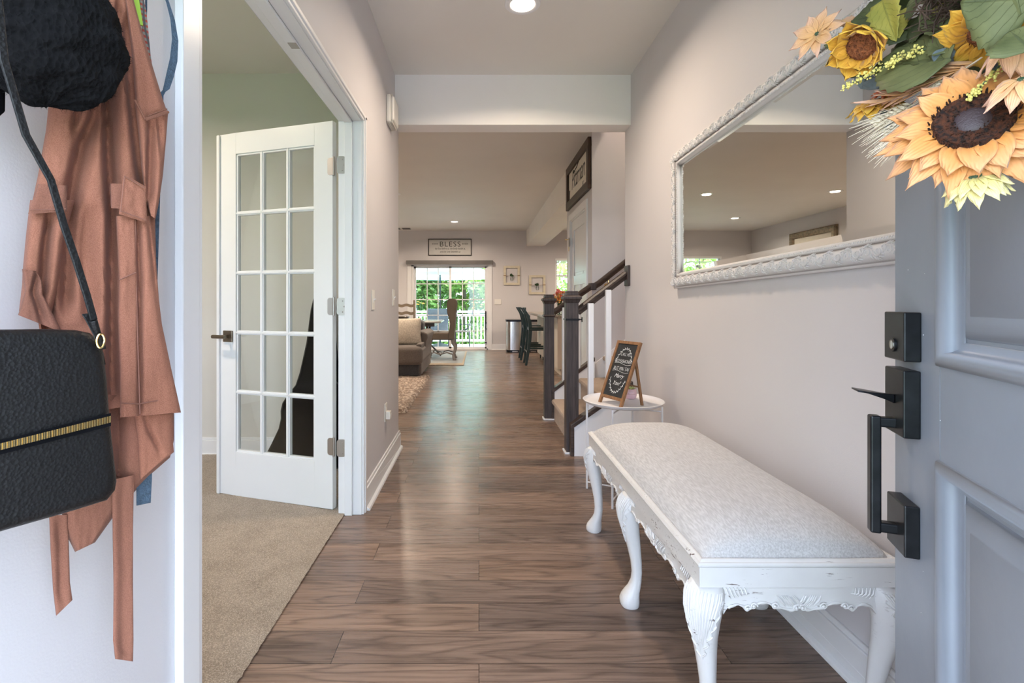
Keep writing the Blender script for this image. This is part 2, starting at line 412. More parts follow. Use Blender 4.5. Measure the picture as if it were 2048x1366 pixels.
M_GREYW = wood('weathered grey wood', (0.13, 0.115, 0.11), (0.30, 0.27, 0.25), 2, 1, 0.6, 30)
M_TANW = wood('weathered tan wood', (0.12, 0.09, 0.06), (0.27, 0.21, 0.15), 0, 1, 0.6, 30)
M_DARKW = wood('dark table wood', (0.045, 0.033, 0.026), (0.13, 0.10, 0.08), 0, 1, 0.3, 20)
M_GREENCH = simple('dark green lacquer', (0.012, 0.028, 0.024), 0.25, noise_scale=10, noise_amt=0.2)
def steel_mat():
    m, nt, b = new_mat('brushed stainless steel')
    n = N(nt, 'ShaderNodeTexNoise'); n.inputs['Scale'].default_value = 1.0; L(nt, pos(nt, (400, 400, 3)), n.inputs[0])
    b.inputs['Base Color'].default_value = (0.60, 0.57, 0.54, 1); b.inputs['Metallic'].default_value = 1.0
    L(nt, ramp(nt, n.outputs[0], [(0.3, (0.16,)*3), (0.7, (0.3,)*3)]), b.inputs['Roughness']); return m
M_STEEL = steel_mat()
M_CREAMP = simple('cream chalk paint', (0.66, 0.60, 0.47), 0.7, noise_scale=20, noise_amt=0.08)
M_TWINE = simple('jute twine', (0.33, 0.20, 0.10), 0.9)
M_GREENLEAF = simple('dark sprig green', (0.03, 0.07, 0.025), 0.7)
M_GRANITE = simple('speckled granite', (0.30, 0.26, 0.21), 0.2, noise_scale=90, noise_amt=0.6)
M_ISLAND = simple('cream cabinet paint', (0.60, 0.51, 0.41), 0.5, noise_scale=4, noise_amt=0.03)
M_VALANCE = fabric('grey valance fabric', (0.12, 0.115, 0.11), (0.20, 0.19, 0.185), scale=200, bs=0.2)
M_MIRROR = simple('silvered mirror', (0.84, 0.87, 0.85), 0.0, 1.0)
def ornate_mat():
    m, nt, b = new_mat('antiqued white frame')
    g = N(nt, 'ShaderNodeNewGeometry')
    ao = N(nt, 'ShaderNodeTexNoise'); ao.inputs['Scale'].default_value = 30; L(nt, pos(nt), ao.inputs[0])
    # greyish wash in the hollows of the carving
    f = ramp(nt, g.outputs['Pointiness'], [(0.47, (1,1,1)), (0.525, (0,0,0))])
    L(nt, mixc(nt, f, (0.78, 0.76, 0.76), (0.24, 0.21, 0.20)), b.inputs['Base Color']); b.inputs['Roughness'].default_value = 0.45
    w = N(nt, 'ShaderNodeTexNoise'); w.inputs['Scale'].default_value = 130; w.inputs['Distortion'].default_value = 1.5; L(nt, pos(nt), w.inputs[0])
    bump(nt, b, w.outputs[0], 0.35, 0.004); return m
M_ORNATE = ornate_mat()
M_ANTIQUE = simple('antique silver gilt', (0.25, 0.20, 0.14), 0.4, 0.4, noise_scale=20, noise_amt=0.4, bump_s=0.6, bump_scale=50)

# ------------------------------------------------------------------ setting: walls, floor, ceiling
WL, WR = -0.607, 1.096          # hall side walls
HC = 2.74
YB0, YB1 = 3.61, 3.77           # beam at the end of the hall
YBACK = 11.5
XLL, XRR = -4.1, 5.2
YF = -0.03                      # inner face of the front wall
DH = 2.035                      # head of the office door opening

m = MB(); m.box(XLL-.15, XRR+.15, YF-.17, YBACK+.15, -0.12, 0)
struct(m.build('floor', M_FLOOR, smooth=False), 'dark walnut plank floor running through the hall and living room', 'floor')

m = MB()
def carpet_fn(u, v):
    x = -3.8 + u*(3.8-0.695); y = YF + v*(3.60-YF)
    e = min(1.0, (1-u)*60)
    z = 0.006 + 0.008*e + 0.0035*noise.noise(Vector((x*55, y*55, 0))) + 0.002*noise.noise(Vector((x*9, y*9, 3)))
    x += (0.004*noise.noise(Vector((0, y*90, 7))) if u > 0.999 else 0)
    return Vector((x, y, max(z, 0.001)))
m.grid(carpet_fn, 230, 270)
struct(m.build('floor_office', M_CARPET, normals=False), 'beige cut pile carpet in the office behind the glazed door', 'carpet')

# ceilings
m = MB()
m.box(XLL-.15, 1.2, YF-.17, YBACK+.15, HC, HC+.12)
m.box(1.2, XRR+.15, YF-.17, 3.70, HC, HC+.12)
m.box(1.2, XRR+.15, 4.84, YBACK+.15, HC, HC+.12)
struct(m.build('ceiling', M_CEIL, smooth=False), 'flat painted ceiling', 'ceiling')
m = MB(); m.box(1.1, XRR+.15, 3.6, 4.95, 5.2, 5.3)
struct(m.build('ceiling_stairwell', M_CEIL, smooth=False), 'ceiling high over the stairs', 'ceiling')
m = MB(); m.box(WL-.02, WR+.02, YB0, YB1, 2.38, HC+.02)
struct(m.build('ceiling_beam', M_BEAM, smooth=False), 'white dropped beam across the end of the hall', 'beam')
m = MB(); m.box(1.09, 1.50, 6.10, YBACK+.01, 2.385, HC+.02)
struct(m.build('ceiling_soffit', M_CEIL, smooth=False), 'boxed soffit running from the stair wall to the far wall', 'soffit')

# hall left wall with the office opening
OY0, OY1 = 1.081, 2.584
m = MB()
m.box(WL-.113, WL, YF, OY0-.0205, 0, HC); m.box(WL-.113, WL, OY0-.0205, OY1+.0205, DH+.0205, HC); m.box(WL-.113, WL, OY1+.0205, YB1, 0, HC)
struct(m.build('wall_left', M_WALL, smooth=False), 'greige hall wall with the office door opening', 'wall')
m = MB()   # office faces of the same partition
m.box(WL-.118, WL-.1131, YF, OY0-.0205, 0, HC); m.box(WL-.118, WL-.1131, OY0-.0205, OY1+.0205, DH+.0205, HC); m.box(WL-.118, WL-.1131, OY1+.0205, 3.60, 0, HC)
m.box(-3.9, WL-.1185, 3.59, 3.6015, 0, HC)
m.box(-3.9, -3.8, YF, 3.6, 0, HC)
struct(m.build('wall_office', M_OFFICE, smooth=False), 'sage grey office wall seen past the open door', 'wall')
m = MB(); m.box(XLL, WL-.0005, 3.602, YB1, 0, HC)
struct(m.build('wall_living_front', M_WALL, smooth=False), 'living room wall backing onto the office', 'wall')
m = MB(); m.box(WR, WR+.114, YF, 3.75, 0, HC)
struct(m.build('wall_right', M_WALL, smooth=False), 'greige hall wall carrying the big mirror', 'wall')

# front wall: doorway around the camera position, office window
FDX0, FDX1 = -0.55, 0.40
m = MB()
m.box(-3.9, -3.15, YF-.17, YF, 0, HC); m.box(-3.15, -1.45, YF-.17, YF, 0, 0.75); m.box(-3.15, -1.45, YF-.17, YF, 2.25, HC)
m.box(-1.45, FDX0, YF-.17, YF, 0, HC); m.box(FDX0, FDX1, YF-.17, YF, 2.06, HC); m.box(FDX1, WR+.114, YF-.17, YF, 0, HC)
struct(m.build('wall_front', M_WALL, smooth=False), 'front wall with the entrance doorway', 'wall')
m = MB()
m.box(FDX0-.07, FDX0+.02, YF, YF+.015, 0, 2.12); m.box(FDX1+.005, FDX1+.08, YF, YF+.015, 0, 2.12); m.box(FDX0-.07, FDX1+.08, YF, YF+.015, 2.06, 2.14)
m.box(FDX0, FDX0+.02, YF-.17, YF, 0, 2.06); m.box(FDX0, FDX1, YF-.17, YF, 2.045, 2.06)
struct(m.build('trim_1', M_TRIM, smooth=False), 'white casing around the entrance doorway', 'trim')
def simple_window(name, x0, x1, y, z0, z1, label, grid=(2, 2)):
    t = thing(name, ((x0+x1)/2, y, z0), label, 'window', kind='structure')
    m = MB(); w = 0.05
    m.box(x0, x0+w, y-.04, y+.04, z0, z1); m.box(x1-w, x1, y-.04, y+.04, z0, z1); m.box(x0+w, x1-w, y-.04, y+.04, z0, z0+w); m.box(x0+w, x1-w, y-.04, y+.04, z1-w, z1)
    m.box(x0+w, x1-w, y-.025, y+.025, (z0+z1)/2-.02, (z0+z1)/2+.02)
    for i in range(1, grid[0]): xx = x0 + (x1-x0)*i/grid[0]; m.box(xx-.01, xx+.01, y-.01, y+.01, z0+w, z1-w)
    m.build('window_frame', M_TRIM, t, smooth=False)
    m = MB(); m.box(x0+w, x1-w, y-.003, y+.003, z0+w, z1-w); m.build('pane', M_GLASS, t, smooth=False)
    return t
simple_window('window_1', -3.15, -1.45, YF-.08, 0.75, 2.25, 'office window in the front wall', (4, 2))

# living room side walls
m = MB(); m.box(XLL-.15, XLL, 3.6, YBACK+.15, 0, HC)
struct(m.build('wall_living_left', M_WALL, smooth=False), 'left wall of the living room, seen in the mirror', 'wall')
m = MB(); m.box(XRR, XRR+.15, YF-.17, YBACK+.15, 0, 5.3)
struct(m.build('wall_kitchen_right', M_WALL, smooth=False), 'far right wall of the kitchen', 'wall')
# back wall with slider and windows
SX0, SX1, SZ1 = -1.56, 0.205, 1.955
m = MB()
def bw(x0, x1, z0, z1): m.box(x0, x1, YBACK, YBACK+.15, z0, z1)
bw(XLL, -3.41, 0, HC); bw(-3.41, -2.47, 0, 0.9); bw(-3.41, -2.47, 2.15, HC); bw(-2.47, SX0, 0, HC); bw(SX0, SX1, SZ1, HC)
bw(SX1, 1.75, 0, HC); bw(1.75, 3.05, 0, 1.31); bw(1.75, 3.05, 2.10, HC); bw(3.05, XRR, 0, HC)
struct(m.build('wall_back', M_WALL, smooth=False), 'far wall of the living room with the patio door', 'wall')
# stair side walls and closet wall
XC = 1.08
m = MB(); m.box(XC, XC+.12, 4.9005, 5.03, 0, HC); m.box(XC, XC+.12, 5.03, 5.88, 2.05, HC); m.box(XC, XC+.12, 5.88, 6.13, 0, HC)
struct(m.build('wall_closet', M_WALL, smooth=False), 'greige wall with the closet door, beside the stairs', 'wall')
m = MB(); m.box(XC, XRR, 4.78, 4.90, 0, HC-.0005); m.box(XC+.121, XRR, 4.78, 4.90, HC-.0005, 5.25)
struct(m.build('wall_stairs_far', M_WALL, smooth=False), 'greige wall along the far side of the stairs', 'wall')
m = MB(); m.box(XC+.12, XRR, 6.01, 6.13, 0, HC)
struct(m.build('wall_kitchen_front', M_WALL, smooth=False), 'kitchen side of the closet wall', 'wall')
m = MB(); m.box(WR+.114, XRR, 3.64, 3.75, 0, 5.25)
struct(m.build('wall_stairs_near', M_WALL, smooth=False), 'wall along the near side of the stairs', 'wall')
m = MB(); m.box(XC, XC+.12, 3.6, 4.95, HC+.121, 5.25)
struct(m.build('wall_stairs_upper', M_WALL, smooth=False), 'upper wall of the stairwell', 'wall')

# baseboards
def baseboard(name, segs, label):
    m = MB(); h = 0.13
    for (x0, y0, x1, y1, nx, ny) in segs:     # line on wall face, n = direction into the room
        t = 0.015; q = 0.019
        if abs(x1-x0) < 1e-6:
            m.box(x0, x0+nx*t, y0, y1, 0, h-.018); m.box(x0, x0+nx*t*0.55, y0, y1, h-.018, h)
            m.prism([(0,0),(q,0),(q*.8,.012),(0,.02)], lambda a, b, d: Vector((x0+nx*(t+a), d, b)), y0, y1)
        else:
            m.box(x0, x1, y0, y0+ny*t, 0, h-.018); m.box(x0, x1, y0, y0+ny*t*0.55, h-.018, h)
            m.prism([(0,0),(q,0),(q*.8,.012),(0,.02)], lambda a, b, d: Vector((d, y0+ny*(t+a), b)), x0, x1)
    struct(m.build(name, M_TRIM, smooth=False, bevel=0.002), label, 'baseboard')
baseboard('baseboard_left', [(WL, 2.633, WL, YB1+.014, 1, 0)], 'white baseboard between the office door and the end of the hall')
baseboard('baseboard_entry', [(WL, YF, WL, .995, 1, 0)], 'white baseboard under the hanging coat')
baseboard('baseboard_right', [(WR, YF+.02, WR, 3.56, -1, 0)], 'white baseboard behind the long bench')
baseboard('baseboard_office', [(-3.8, 3.59, WL-.118, 3.59, 0, -1), (-3.8, YF, -3.8, 3.59, 1, 0)], 'white office baseboard')
baseboard('baseboard_back', [(XLL, YBACK, SX0-.09, YBACK, 0, -1), (SX1+.09, YBACK, 1.1, YBACK, 0, -1)], 'white baseboard on the far wall')
baseboard('baseboard_living', [(XLL, 3.79, XLL, YBACK, 1, 0), (XLL, YB1, WL, YB1, 0, 1)], 'white baseboard in the living room')
baseboard('baseboard_closet', [(XC, 5.96, XC, 6.13, -1, 0)], 'short white baseboard beyond the closet door')

# office opening: jambs, stops, casing
m = MB()
XJ0, XJ1 = WL-.118-.002, WL+.0005
m.box(XJ0, XJ1, OY1, OY1+.02, 0, DH+.0)                      # far jamb (under casing)
m.box(XJ0, XJ1, OY0-.02, OY0, 0, DH)
m.box(XJ0, XJ1, OY0-.02, OY1+.02, DH, DH+.02)
struct(m.build('trim_2', M_TRIM, smooth=False, bevel=0.0015), 'white jamb lining the office door opening', 'trim')
m = MB()
m.box(WL-.085, WL-.047, OY1-.012, OY1, 0, DH); m.box(WL-.085, WL-.047, OY0, OY0+.012, 0, DH); m.box(WL-.085, WL-.047, OY0, OY1, DH-.012, DH)
struct(m.build('trim_3', M_TRIM, smooth=False, bevel=0.002), 'white door stop inside the office opening', 'trim')
m = MB()
def casing(y0, y1, z0, z1):
    m.box(WL, WL+.018, y0, y1, z0, z1)
m.box(WL, WL+.012, OY1+.004, OY1+.02, 0, DH+.032); m.box(WL, WL+.018, OY1+.02, OY1+.05, 0, DH+.032)
m.box(WL, WL+.012, OY0-.024, OY0-.004, 0, DH+.032); m.box(WL, WL+.018, OY0-.086, OY0-.024, 0, DH+.032)
m.box(WL, WL+.012, OY0-.086, OY1+.05, DH+.003, DH+.016); m.box(WL, WL+.018, OY0-.086, OY1+.05, DH+.016, DH+.034)
struct(m.build('trim_4', M_TRIM, smooth=False, bevel=0.003), 'white casing around the office door opening', 'trim')
m = MB(); m.box(WL-.075, WL-.045, 1.78, 1.82, DH-.0135, DH-.012)
tag(m.build('strike_plate', M_NICKEL, smooth=False), 'small metal strike plate set in the head of the office doorway', 'strike plate')

# ------------------------------------------------------------------ french door (door_1)
HX, HY = -0.764, 2.609; FX, FY = -1.471, 2.839
DW = math.hypot(FX-HX, FY-HY)
dd = Vector((FX-HX, FY-HY, 0)).normalized()
dn = Vector((-dd.y, dd.x, 0))
if dn.y > 0: dn = -dn               # towards the camera
door1 = thing('door_1', (HX, HY, 0.016), 'white fifteen pane glazed door standing open into the carpeted office', 'door', kind='structure')
DM = frame_of((HX, HY, 0.016), dd, (0,0,1))      # local x along the leaf, y up, z = normal
sgn = 1 if (DM.to_3x3() @ Vector((0,0,1))).dot(dn) > 0 else -1
def DL(a, h, d):                    # d>0: towards the camera
    return DM @ Vector((a, h, sgn*d))
H1, T1 = 2.031, 0.035
def dbox(mb, a0, a1, h0, h1, d0, d1):
    vs = [DL(a, h, d) for a in (a0, a1) for h in (h0, h1) for d in (d0, d1)]
    mb.add(vs, [(0,1,3,2),(4,6,7,5),(0,4,5,1),(2,3,7,6),(0,2,6,4),(1,5,7,3)])
ST, TR, BR_ = 0.112, 0.117, 0.245
m = MB()
dbox(m, 0, ST, 0, H1, -T1, 0); dbox(m, DW-ST, DW, 0, H1, -T1, 0)
dbox(m, ST, DW-ST, 0, BR_, -T1, 0); dbox(m, ST, DW-ST, H1-TR, H1, -T1, 0)
m.build('door_leaf', M_DOORW, door1, smooth=False, bevel=0.002)
m = MB()
gx0, gx1, gz0, gz1 = ST, DW-ST, BR_, H1-TR
MW = 0.024
for i in range(1, 3):
    a = gx0 + (gx1-gx0)*i/3
    dbox(m, a-MW/2, a+MW/2, gz0, gz1, -T1+.006, -.006)
    dbox(m, a-MW/4, a+MW/4, gz0, gz1, -T1+.002, -.002)
for j in range(1, 5):
    h = gz0 + (gz1-gz0)*j/5
    dbox(m, gx0, gx1, h-MW/2, h+MW/2, -T1+.006, -.006)
    dbox(m, gx0, gx1, h-MW/4, h+MW/4, -T1+.002, -.002)
for a0, a1, h0, h1 in ((gx0, gx0+.01, gz0, gz1), (gx1-.01, gx1, gz0, gz1), (gx0, gx1, gz0, gz0+.01), (gx0, gx1, gz1-.01, gz1)):
    dbox(m, a0, a1, h0, h1, -T1+.006, -.006)
m.build('muntin', M_DOORW, door1, smooth=False, bevel=0.002)
m = MB(); dbox(m, gx0, gx1, gz0, gz1, -T1/2-.002, -T1/2+.002); m.build('glass_pane', M_DOORGLASS, door1, smooth=False)
m = MB(); dbox(m, DW-.005, DW+.012, 0, H1-.004, .0, .012); dbox(m, DW-.0, DW+.022, 0, H1-.004, -.02, .004); m.build('astragal', M_DOORW, door1, smooth=False, bevel=0.002)
# lever handle on the free stile
hh = 0.907-0.016; ha = DW-.062
m = MB(); dbox(m, ha-.032, ha+.032, hh-.032, hh+.032, 0, .010); hb = m.build('handle_plate', M_GLASS_HANDLE, door1, smooth=False, bevel=0.003)
m = MB(); m.tube([DL(ha, hh, .008), DL(ha, hh, .055)], .010, 12)
m.tube([DL(ha-.030, hh, .055), DL(ha+.060, hh, .055)], .0105, 12); m.build('door_handle', M_GLASS_HANDLE, door1)
for hz in (1.808, 1.077, 0.345):
    hg = MB(); zc = hz-.016
    hg.tube([DL(-.010, zc-.048, .004), DL(-.010, zc+.048, .004)], .0065, 10)
    def rr_plate(cx, w, h, fn, d0, d1, r=.014):
        pl = []
        for (sx, sy, a0) in ((1,1,0),(-1,1,90),(-1,-1,180),(1,-1,270)):
            for k in range(5):
                a = R(a0 + 90*k/4); pl.append((cx + sx*(w/2-r) + r*math.cos(a), sy*(h/2-r) + r*math.sin(a)))
        hg.prism(pl, fn, d0, d1)
    rr_plate(0.014, .040, .09, lambda a, b, d: DL(a-.012+.008, zc+b, d), .0, .0025)
    # leaf on the jamb face (faces the camera)
    rr_plate(0, .046, .09, lambda a, b, d: Vector((WL-.118+.014+a, OY1-d, hz+b)), .0, .0028)
    for b_ in (-.028, 0, .028):
        hg.ball((WL-.118+.020 + (.008 if b_ == 0 else 0), OY1-.003, hz+b_), .0035, 8, 6)
    hg.build('hinge', M_NICKEL, door1)

# guitar case leaning in the office corner
gc = thing('guitar_case', (-1.15, 3.42, 0), 'black soft guitar case leaning in the office corner behind the glazed door', 'guitar case')
Yg = 3.40
outl = [(643,590),(634,592),(629,615),(622,680),(610,740),(602,765),(588,782),(576,800),(573,815),(574,830),(570,850),(556,880),(543,905),(540,918),(548,924),(640,935),(690,935),(712,915),(712,880),(706,850),(704,820),(710,790),(700,770),(684,758),(672,735),(664,660),(656,600)]
pts = [at(x, y, Yg) for x, y in outl]
m = MB()
ring_f = [p + Vector((0, -.05, 0)) for p in pts]; cen = sum(pts, Vector())/len(pts)
def shrink(ps, k, dy): 
    return [Vector((cen.x + (p.x-cen.x)*k, p.y+dy, cen.z + (p.z-cen.z)*(1-(1-k)*.5))) for p in ps]
zb = 0.02
rings = [shrink(pts, .94, -.075), shrink(pts, .99, -.06), shrink(pts, 1, -.03), shrink(pts, 1, .06), shrink(pts, .97, .10)]
for r_ in rings:
    for p in r_: 
        p.y += (p.z-0.5)*0.08 - .03; p.z = max(p.z, zb)
m.loft(rings)
m.build('case_body', M_BLACK, gc)
m = MB(); m.tube([rings[0][i] + Vector((0,-.004,0)) for i in range(0, len(outl))], .005, 6, loop=True); m.build('zipper', M_INK, gc)

# ------------------------------------------------------------------ hall fittings
def can_light(x, y, energy, label):
    t = thing('recessed_light', (x, y, HC), label or 'lit recessed ceiling light outside the view', 'ceiling light', 'recessed ceiling lights')
    m = MB()
    m.lathe([(.062, -.001), (.075, -.008), (.095, -.006), (.100, 0.0)], (x, y, HC), 32); 
    m.build('light_trim', M_TRIM, t)
    m = MB(); m.lathe([(.001, -.0095), (.045, -.0095), (.064, -.0085), (.064, -.002), (.001, -.002)], (x, y, HC), 32); m.build('light_lens', M_LAMP, t)
    o = add_light('ceiling_lamp', 'AREA', (x, y, HC-.014), energy, WARM, size=0.12); o.data.spread = R(160 if not (label or '').startswith('recessed ceiling light over the entry') else 152)
for c in CAN_LIGHTS:
    if c[3]: can_light(*c)
m = MB(); m.lathe([(.001, -.10), (.08, -.095), (.13, -.06), (.15, -.01), (.15, 0), (.001, 0)], (2.2, 4.25, 5.2), 24)
tag(m.build('added_flush_light', M_LAMP), 'added, unseen round ceiling light high over the stairs', 'ceiling light')
add_light('added_stair_lamp', 'AREA', (2.2, 4.25, 5.08), 62, WARM, size=0.25)  # unseen stairwell light, added to brighten the stair wall

def switch_plate(cx, y0, cz, label, w=.07, h=.115, toggles=1, on='left', plug=False, cat='light switch', name='light_switch'):
    t = thing(name, (WL, y0, cz-h/2), label, cat)
    m = MB(); m.box(WL, WL+.006, y0-w/2, y0+w/2, cz-h/2, cz+h/2); m.build('wall_plate', M_PLASTIC, t, smooth=False, bevel=.003)
    if plug:
        m = MB()
        for dz in (.02, -.02): m.box(WL+.006, WL+.008, y0-.017, y0+.017, cz+dz-.014, cz+dz+.014)
        m.build('socket', M_PLASTIC, t, smooth=False, bevel=.001)
    else:
        m = MB(); m.box(WL+.006, WL+.009, y0-.006, y0+.006, cz-.014, cz+.014)
        m.tube([(WL+.008, y0, cz), (WL+.020, y0, cz+.006)], .0045, 8); m.build('toggle', M_TRIM, t)
    return t
switch_plate(WL, 2.85, 1.112, 'ivory wall switch just past the office door casing')
switch_plate(WL, 3.53, 1.13, 'white wall switch at the end of the hall wall')
switch_plate(WL, 3.24, .386, 'white wall socket low on the hall wall above the baseboard', plug=True, cat='wall socket', name='wall_socket')
m = MB(); m.box(WL+.008, WL+.035, 3.215, 3.262, .345, .395); m.box(WL+.035, WL+.038, 3.235, 3.25, .355, .375)
tag(m.build('night_light', M_PLASTIC, smooth=False, bevel=.004), 'small white plug-in device in the low wall socket', 'night light')
t = thing('door_chime', (WL, 3.33, 2.27), 'ribbed cream door chime box high on the hall wall beside the beam', 'door chime')
m = MB(); m.box(WL, WL+.03, 3.26, 3.46, 2.28, 2.46); m.build('chime_back', M_PLASTIC, t, smooth=False, bevel=.012, seg=3)
m = MB(); m.box(WL+.03, WL+.052, 3.27, 3.45, 2.29, 2.45); m.build('chime_cover', M_PLASTIC, t, smooth=False, bevel=.018, seg=4)
m = MB()
for i in range(5): m.box(WL+.004+.008*i, WL+.008+.008*i, 3.275, 3.445, 2.276, 2.464)
m.build('chime_vent', M_PLASTIC, t, smooth=False, bevel=.001)

# ------------------------------------------------------------------ front door (door_2)
E = Vector((0.707, 0.85, 0)); dv = Vector((math.sin(R(21)), math.cos(R(21)), 0)); nv = Vector((-dv.y, dv.x, 0))
# t measured from the free edge back towards the hinge, p out of the face towards the hall
def FD(t, p, z): return Vector((E.x - dv.x*t + nv.x*p, E.y - dv.y*t + nv.y*p, z))
def fbox(mb, t0, t1, p0, p1, z0, z1):
    vs = [FD(t, p, z) for t in (t0, t1) for p in (p0, p1) for z in (z0, z1)]
    mb.add(vs, [(0,1,3,2),(4,6,7,5),(0,4,5,1),(2,3,7,6),(0,2,6,4),(1,5,7,3)])
DW2 = 0.905
door2 = thing('door_2', FD(DW2, 0, .01), 'blue-grey panelled front door standing open on the right, with a flower wreath', 'door', kind='structure')
PT0, PT1 = .152, .753
panels = [(1.012, 1.90), (0.20, 0.872)]
m = MB()
fbox(m, 0, PT0, -.044, 0, .01, 2.035); fbox(m, PT1, DW2, -.044, 0, .01, 2.035)
fbox(m, PT0, PT1, -.044, 0, 1.90, 2.035); fbox(m, PT0, PT1, -.044, 0, .872, 1.012); fbox(m, PT0, PT1, -.044, 0, .01, .20)
for z0, z1 in panels: fbox(m, PT0, PT1, -.036, -.016, z0, z1)
m.build('door_slab', M_GREYDOOR, door2, smooth=False, bevel=.0015)
def ring_mould(mb, t0, t1, z0, z1, prof):
    """prof: list of (inset, p); closed rectangular sweep with mitred corners"""
    rings = []
    for (i, p) in prof:
        rings.append([FD(t0+i, p, z0+i), FD(t1-i, p, z0+i), FD(t1-i, p, z1-i), FD(t0+i, p, z1-i)])
    mb.loft(rings, caps=False)
for z0, z1 in panels:
    m = MB()
    ring_mould(m, PT0, PT1, z0, z1, [(-.004, -.001), (-.002, .004), (.003, .007), (.010, .008), (.016, .004), (.019, -.006), (.024, -.012), (.031, -.0125), (.033, -.0150)])
    ring_mould(m, PT0, PT1, z0, z1, [(.033, -.0155), (.038, -.0155), (.041, -.011), (.052, -.0065), (.064, -.004), (.068, -.0045), (.070, -.003)])
    m.add([FD(PT0+.07, -.003, z0+.07), FD(PT1-.07, -.003, z0+.07), FD(PT1-.07, -.003, z1-.07), FD(PT0+.07, -.003, z1-.07)], [(0,1,2,3)])
    m.build('door_panel', M_GREYDOOR, door2, smooth=True, ang=50)
# deadbolt
TB = .060
m = MB(); fbox(m, TB-.038, TB+.038, 0, .022, 1.008, 1.084); db = m.build('deadbolt', M_BLACKMET, door2, smooth=False, bevel=.002)
def fcyl(mb, t, z, r, p0, p1, n=20): mb.tube([FD(t, p0, z), FD(t, p1, z)], r, n)
m = MB(); fcyl(m, TB, 1.032, .0115, .021, .0245); m.build('key_cylinder', M_BLACKMET, db)
m = MB(); fcyl(m, TB, 1.032, .0075, .024, .0256); fbox(m, TB-.0012, TB+.0012, .0255, .0262, 1.0265, 1.0375); m.build('keyway', M_NICKEL, db)
# handleset
hs = MB(); fbox(hs, TB-.036, TB+.036, 0, .022, .890, .994); hsb = hs.build('handle_plate', M_BLACKMET, door2, smooth=False, bevel=.002)
m = MB(); m.loft([[FD(TB-.004, .022, .938), FD(TB+.004, .022, .938), FD(TB+.004, .022, .952), FD(TB-.004, .022, .952)],
                  [FD(TB-.006, .035, .944), FD(TB+.006, .035, .944), FD(TB+.006, .035, .953), FD(TB-.006, .035, .953)],
                  [FD(TB-.016, .060, .953), FD(TB+.016, .060, .953), FD(TB+.016, .060, .956), FD(TB-.016, .060, .956)],
                  [FD(TB-.016, .074, .955), FD(TB+.016, .074, .955), FD(TB+.016, .074, .958), FD(TB-.016, .074, .958)]])
m.build('thumb_latch', M_BLACKMET, hsb, bevel=.001)
hs = MB(); fbox(hs, TB-.034, TB+.034, 0, .020, .706, .786); hs.build('foot_plate', M_BLACKMET, door2, smooth=False, bevel=.002)
m = MB(); fbox(m, TB-.009, TB+.009, .040, .055, .728, .917); fbox(m, TB-.008, TB+.008, .015, .047, .899, .915); fbox(m, TB-.008, TB+.008, .015, .047, .730, .746)
m.build('door_handle', M_BLACKMET, door2, smooth=False, bevel=.003, seg=3)
random.seed(5)
m = MB()
for i in range(12):
    t_, z_ = random.uniform(.01, .16), random.uniform(.62, 1.2)
    m.ball(FD(t_, .0002, z_), random.uniform(.0004, .0009), 6, 4)
m.build('paint_fleck', M_TRIM, door2)

# ------------------------------------------------------------------ wreath
def petal_mat(name, base, tip, under=None):
    m, nt, b = new_mat(name)
    uv = N(nt, 'ShaderNodeUVMap'); sp = N(nt, 'ShaderNodeSeparateXYZ'); L(nt, uv.outputs[0], sp.inputs[0])
    n = N(nt, 'ShaderNodeTexNoise'); n.inputs['Scale'].default_value = 30; L(nt, pos(nt), n.inputs[0])
    ad = N(nt, 'ShaderNodeMath', operation='ADD'); L(nt, sp.outputs[0], ad.inputs[0])
    ml = N(nt, 'ShaderNodeMath', operation='MULTIPLY_ADD'); L(nt, n.outputs[0], ml.inputs[0]); ml.inputs[1].default_value = 0.8; ml.inputs[2].default_value = -0.4
    L(nt, ml.outputs[0], ad.inputs[1])
    mid = tuple((x*2+y)/3 for x, y in zip(base, tip))
    c = ramp(nt, ad.outputs[0], [(0.0, base), (0.55, mid), (0.95, tip)])
    wv = N(nt, 'ShaderNodeMath', operation='MULTIPLY'); L(nt, sp.outputs[1], wv.inputs[0]); wv.inputs[1].default_value = 45
    sn = N(nt, 'ShaderNodeMath', operation='SINE'); L(nt, wv.outputs[0], sn.inputs[0])
    L(nt, c, b.inputs['Base Color']); b.inputs['Roughness'].default_value = 0.7
    b.inputs['Sheen Weight'].default_value = 0.2
    bump(nt, b, sn.outputs[0], 0.25, 0.001); return m
M_SUNF = petal_mat('peach orange silk petal', (0.62, 0.225, 0.028), (0.74, 0.36, 0.165))
M_PEACH = petal_mat('pale peach silk petal', (0.70, 0.36, 0.13), (0.74, 0.42, 0.29))
M_YELL = petal_mat('golden yellow silk petal', (0.58, 0.24, 0.01), (0.72, 0.40, 0.035))
M_PALEY = petal_mat('pale yellow silk petal', (0.62, 0.50, 0.16), (0.84, 0.72, 0.35))
M_RED = petal_mat('burnt orange silk petal', (0.42, 0.05, 0.01), (0.62, 0.13, 0.02))
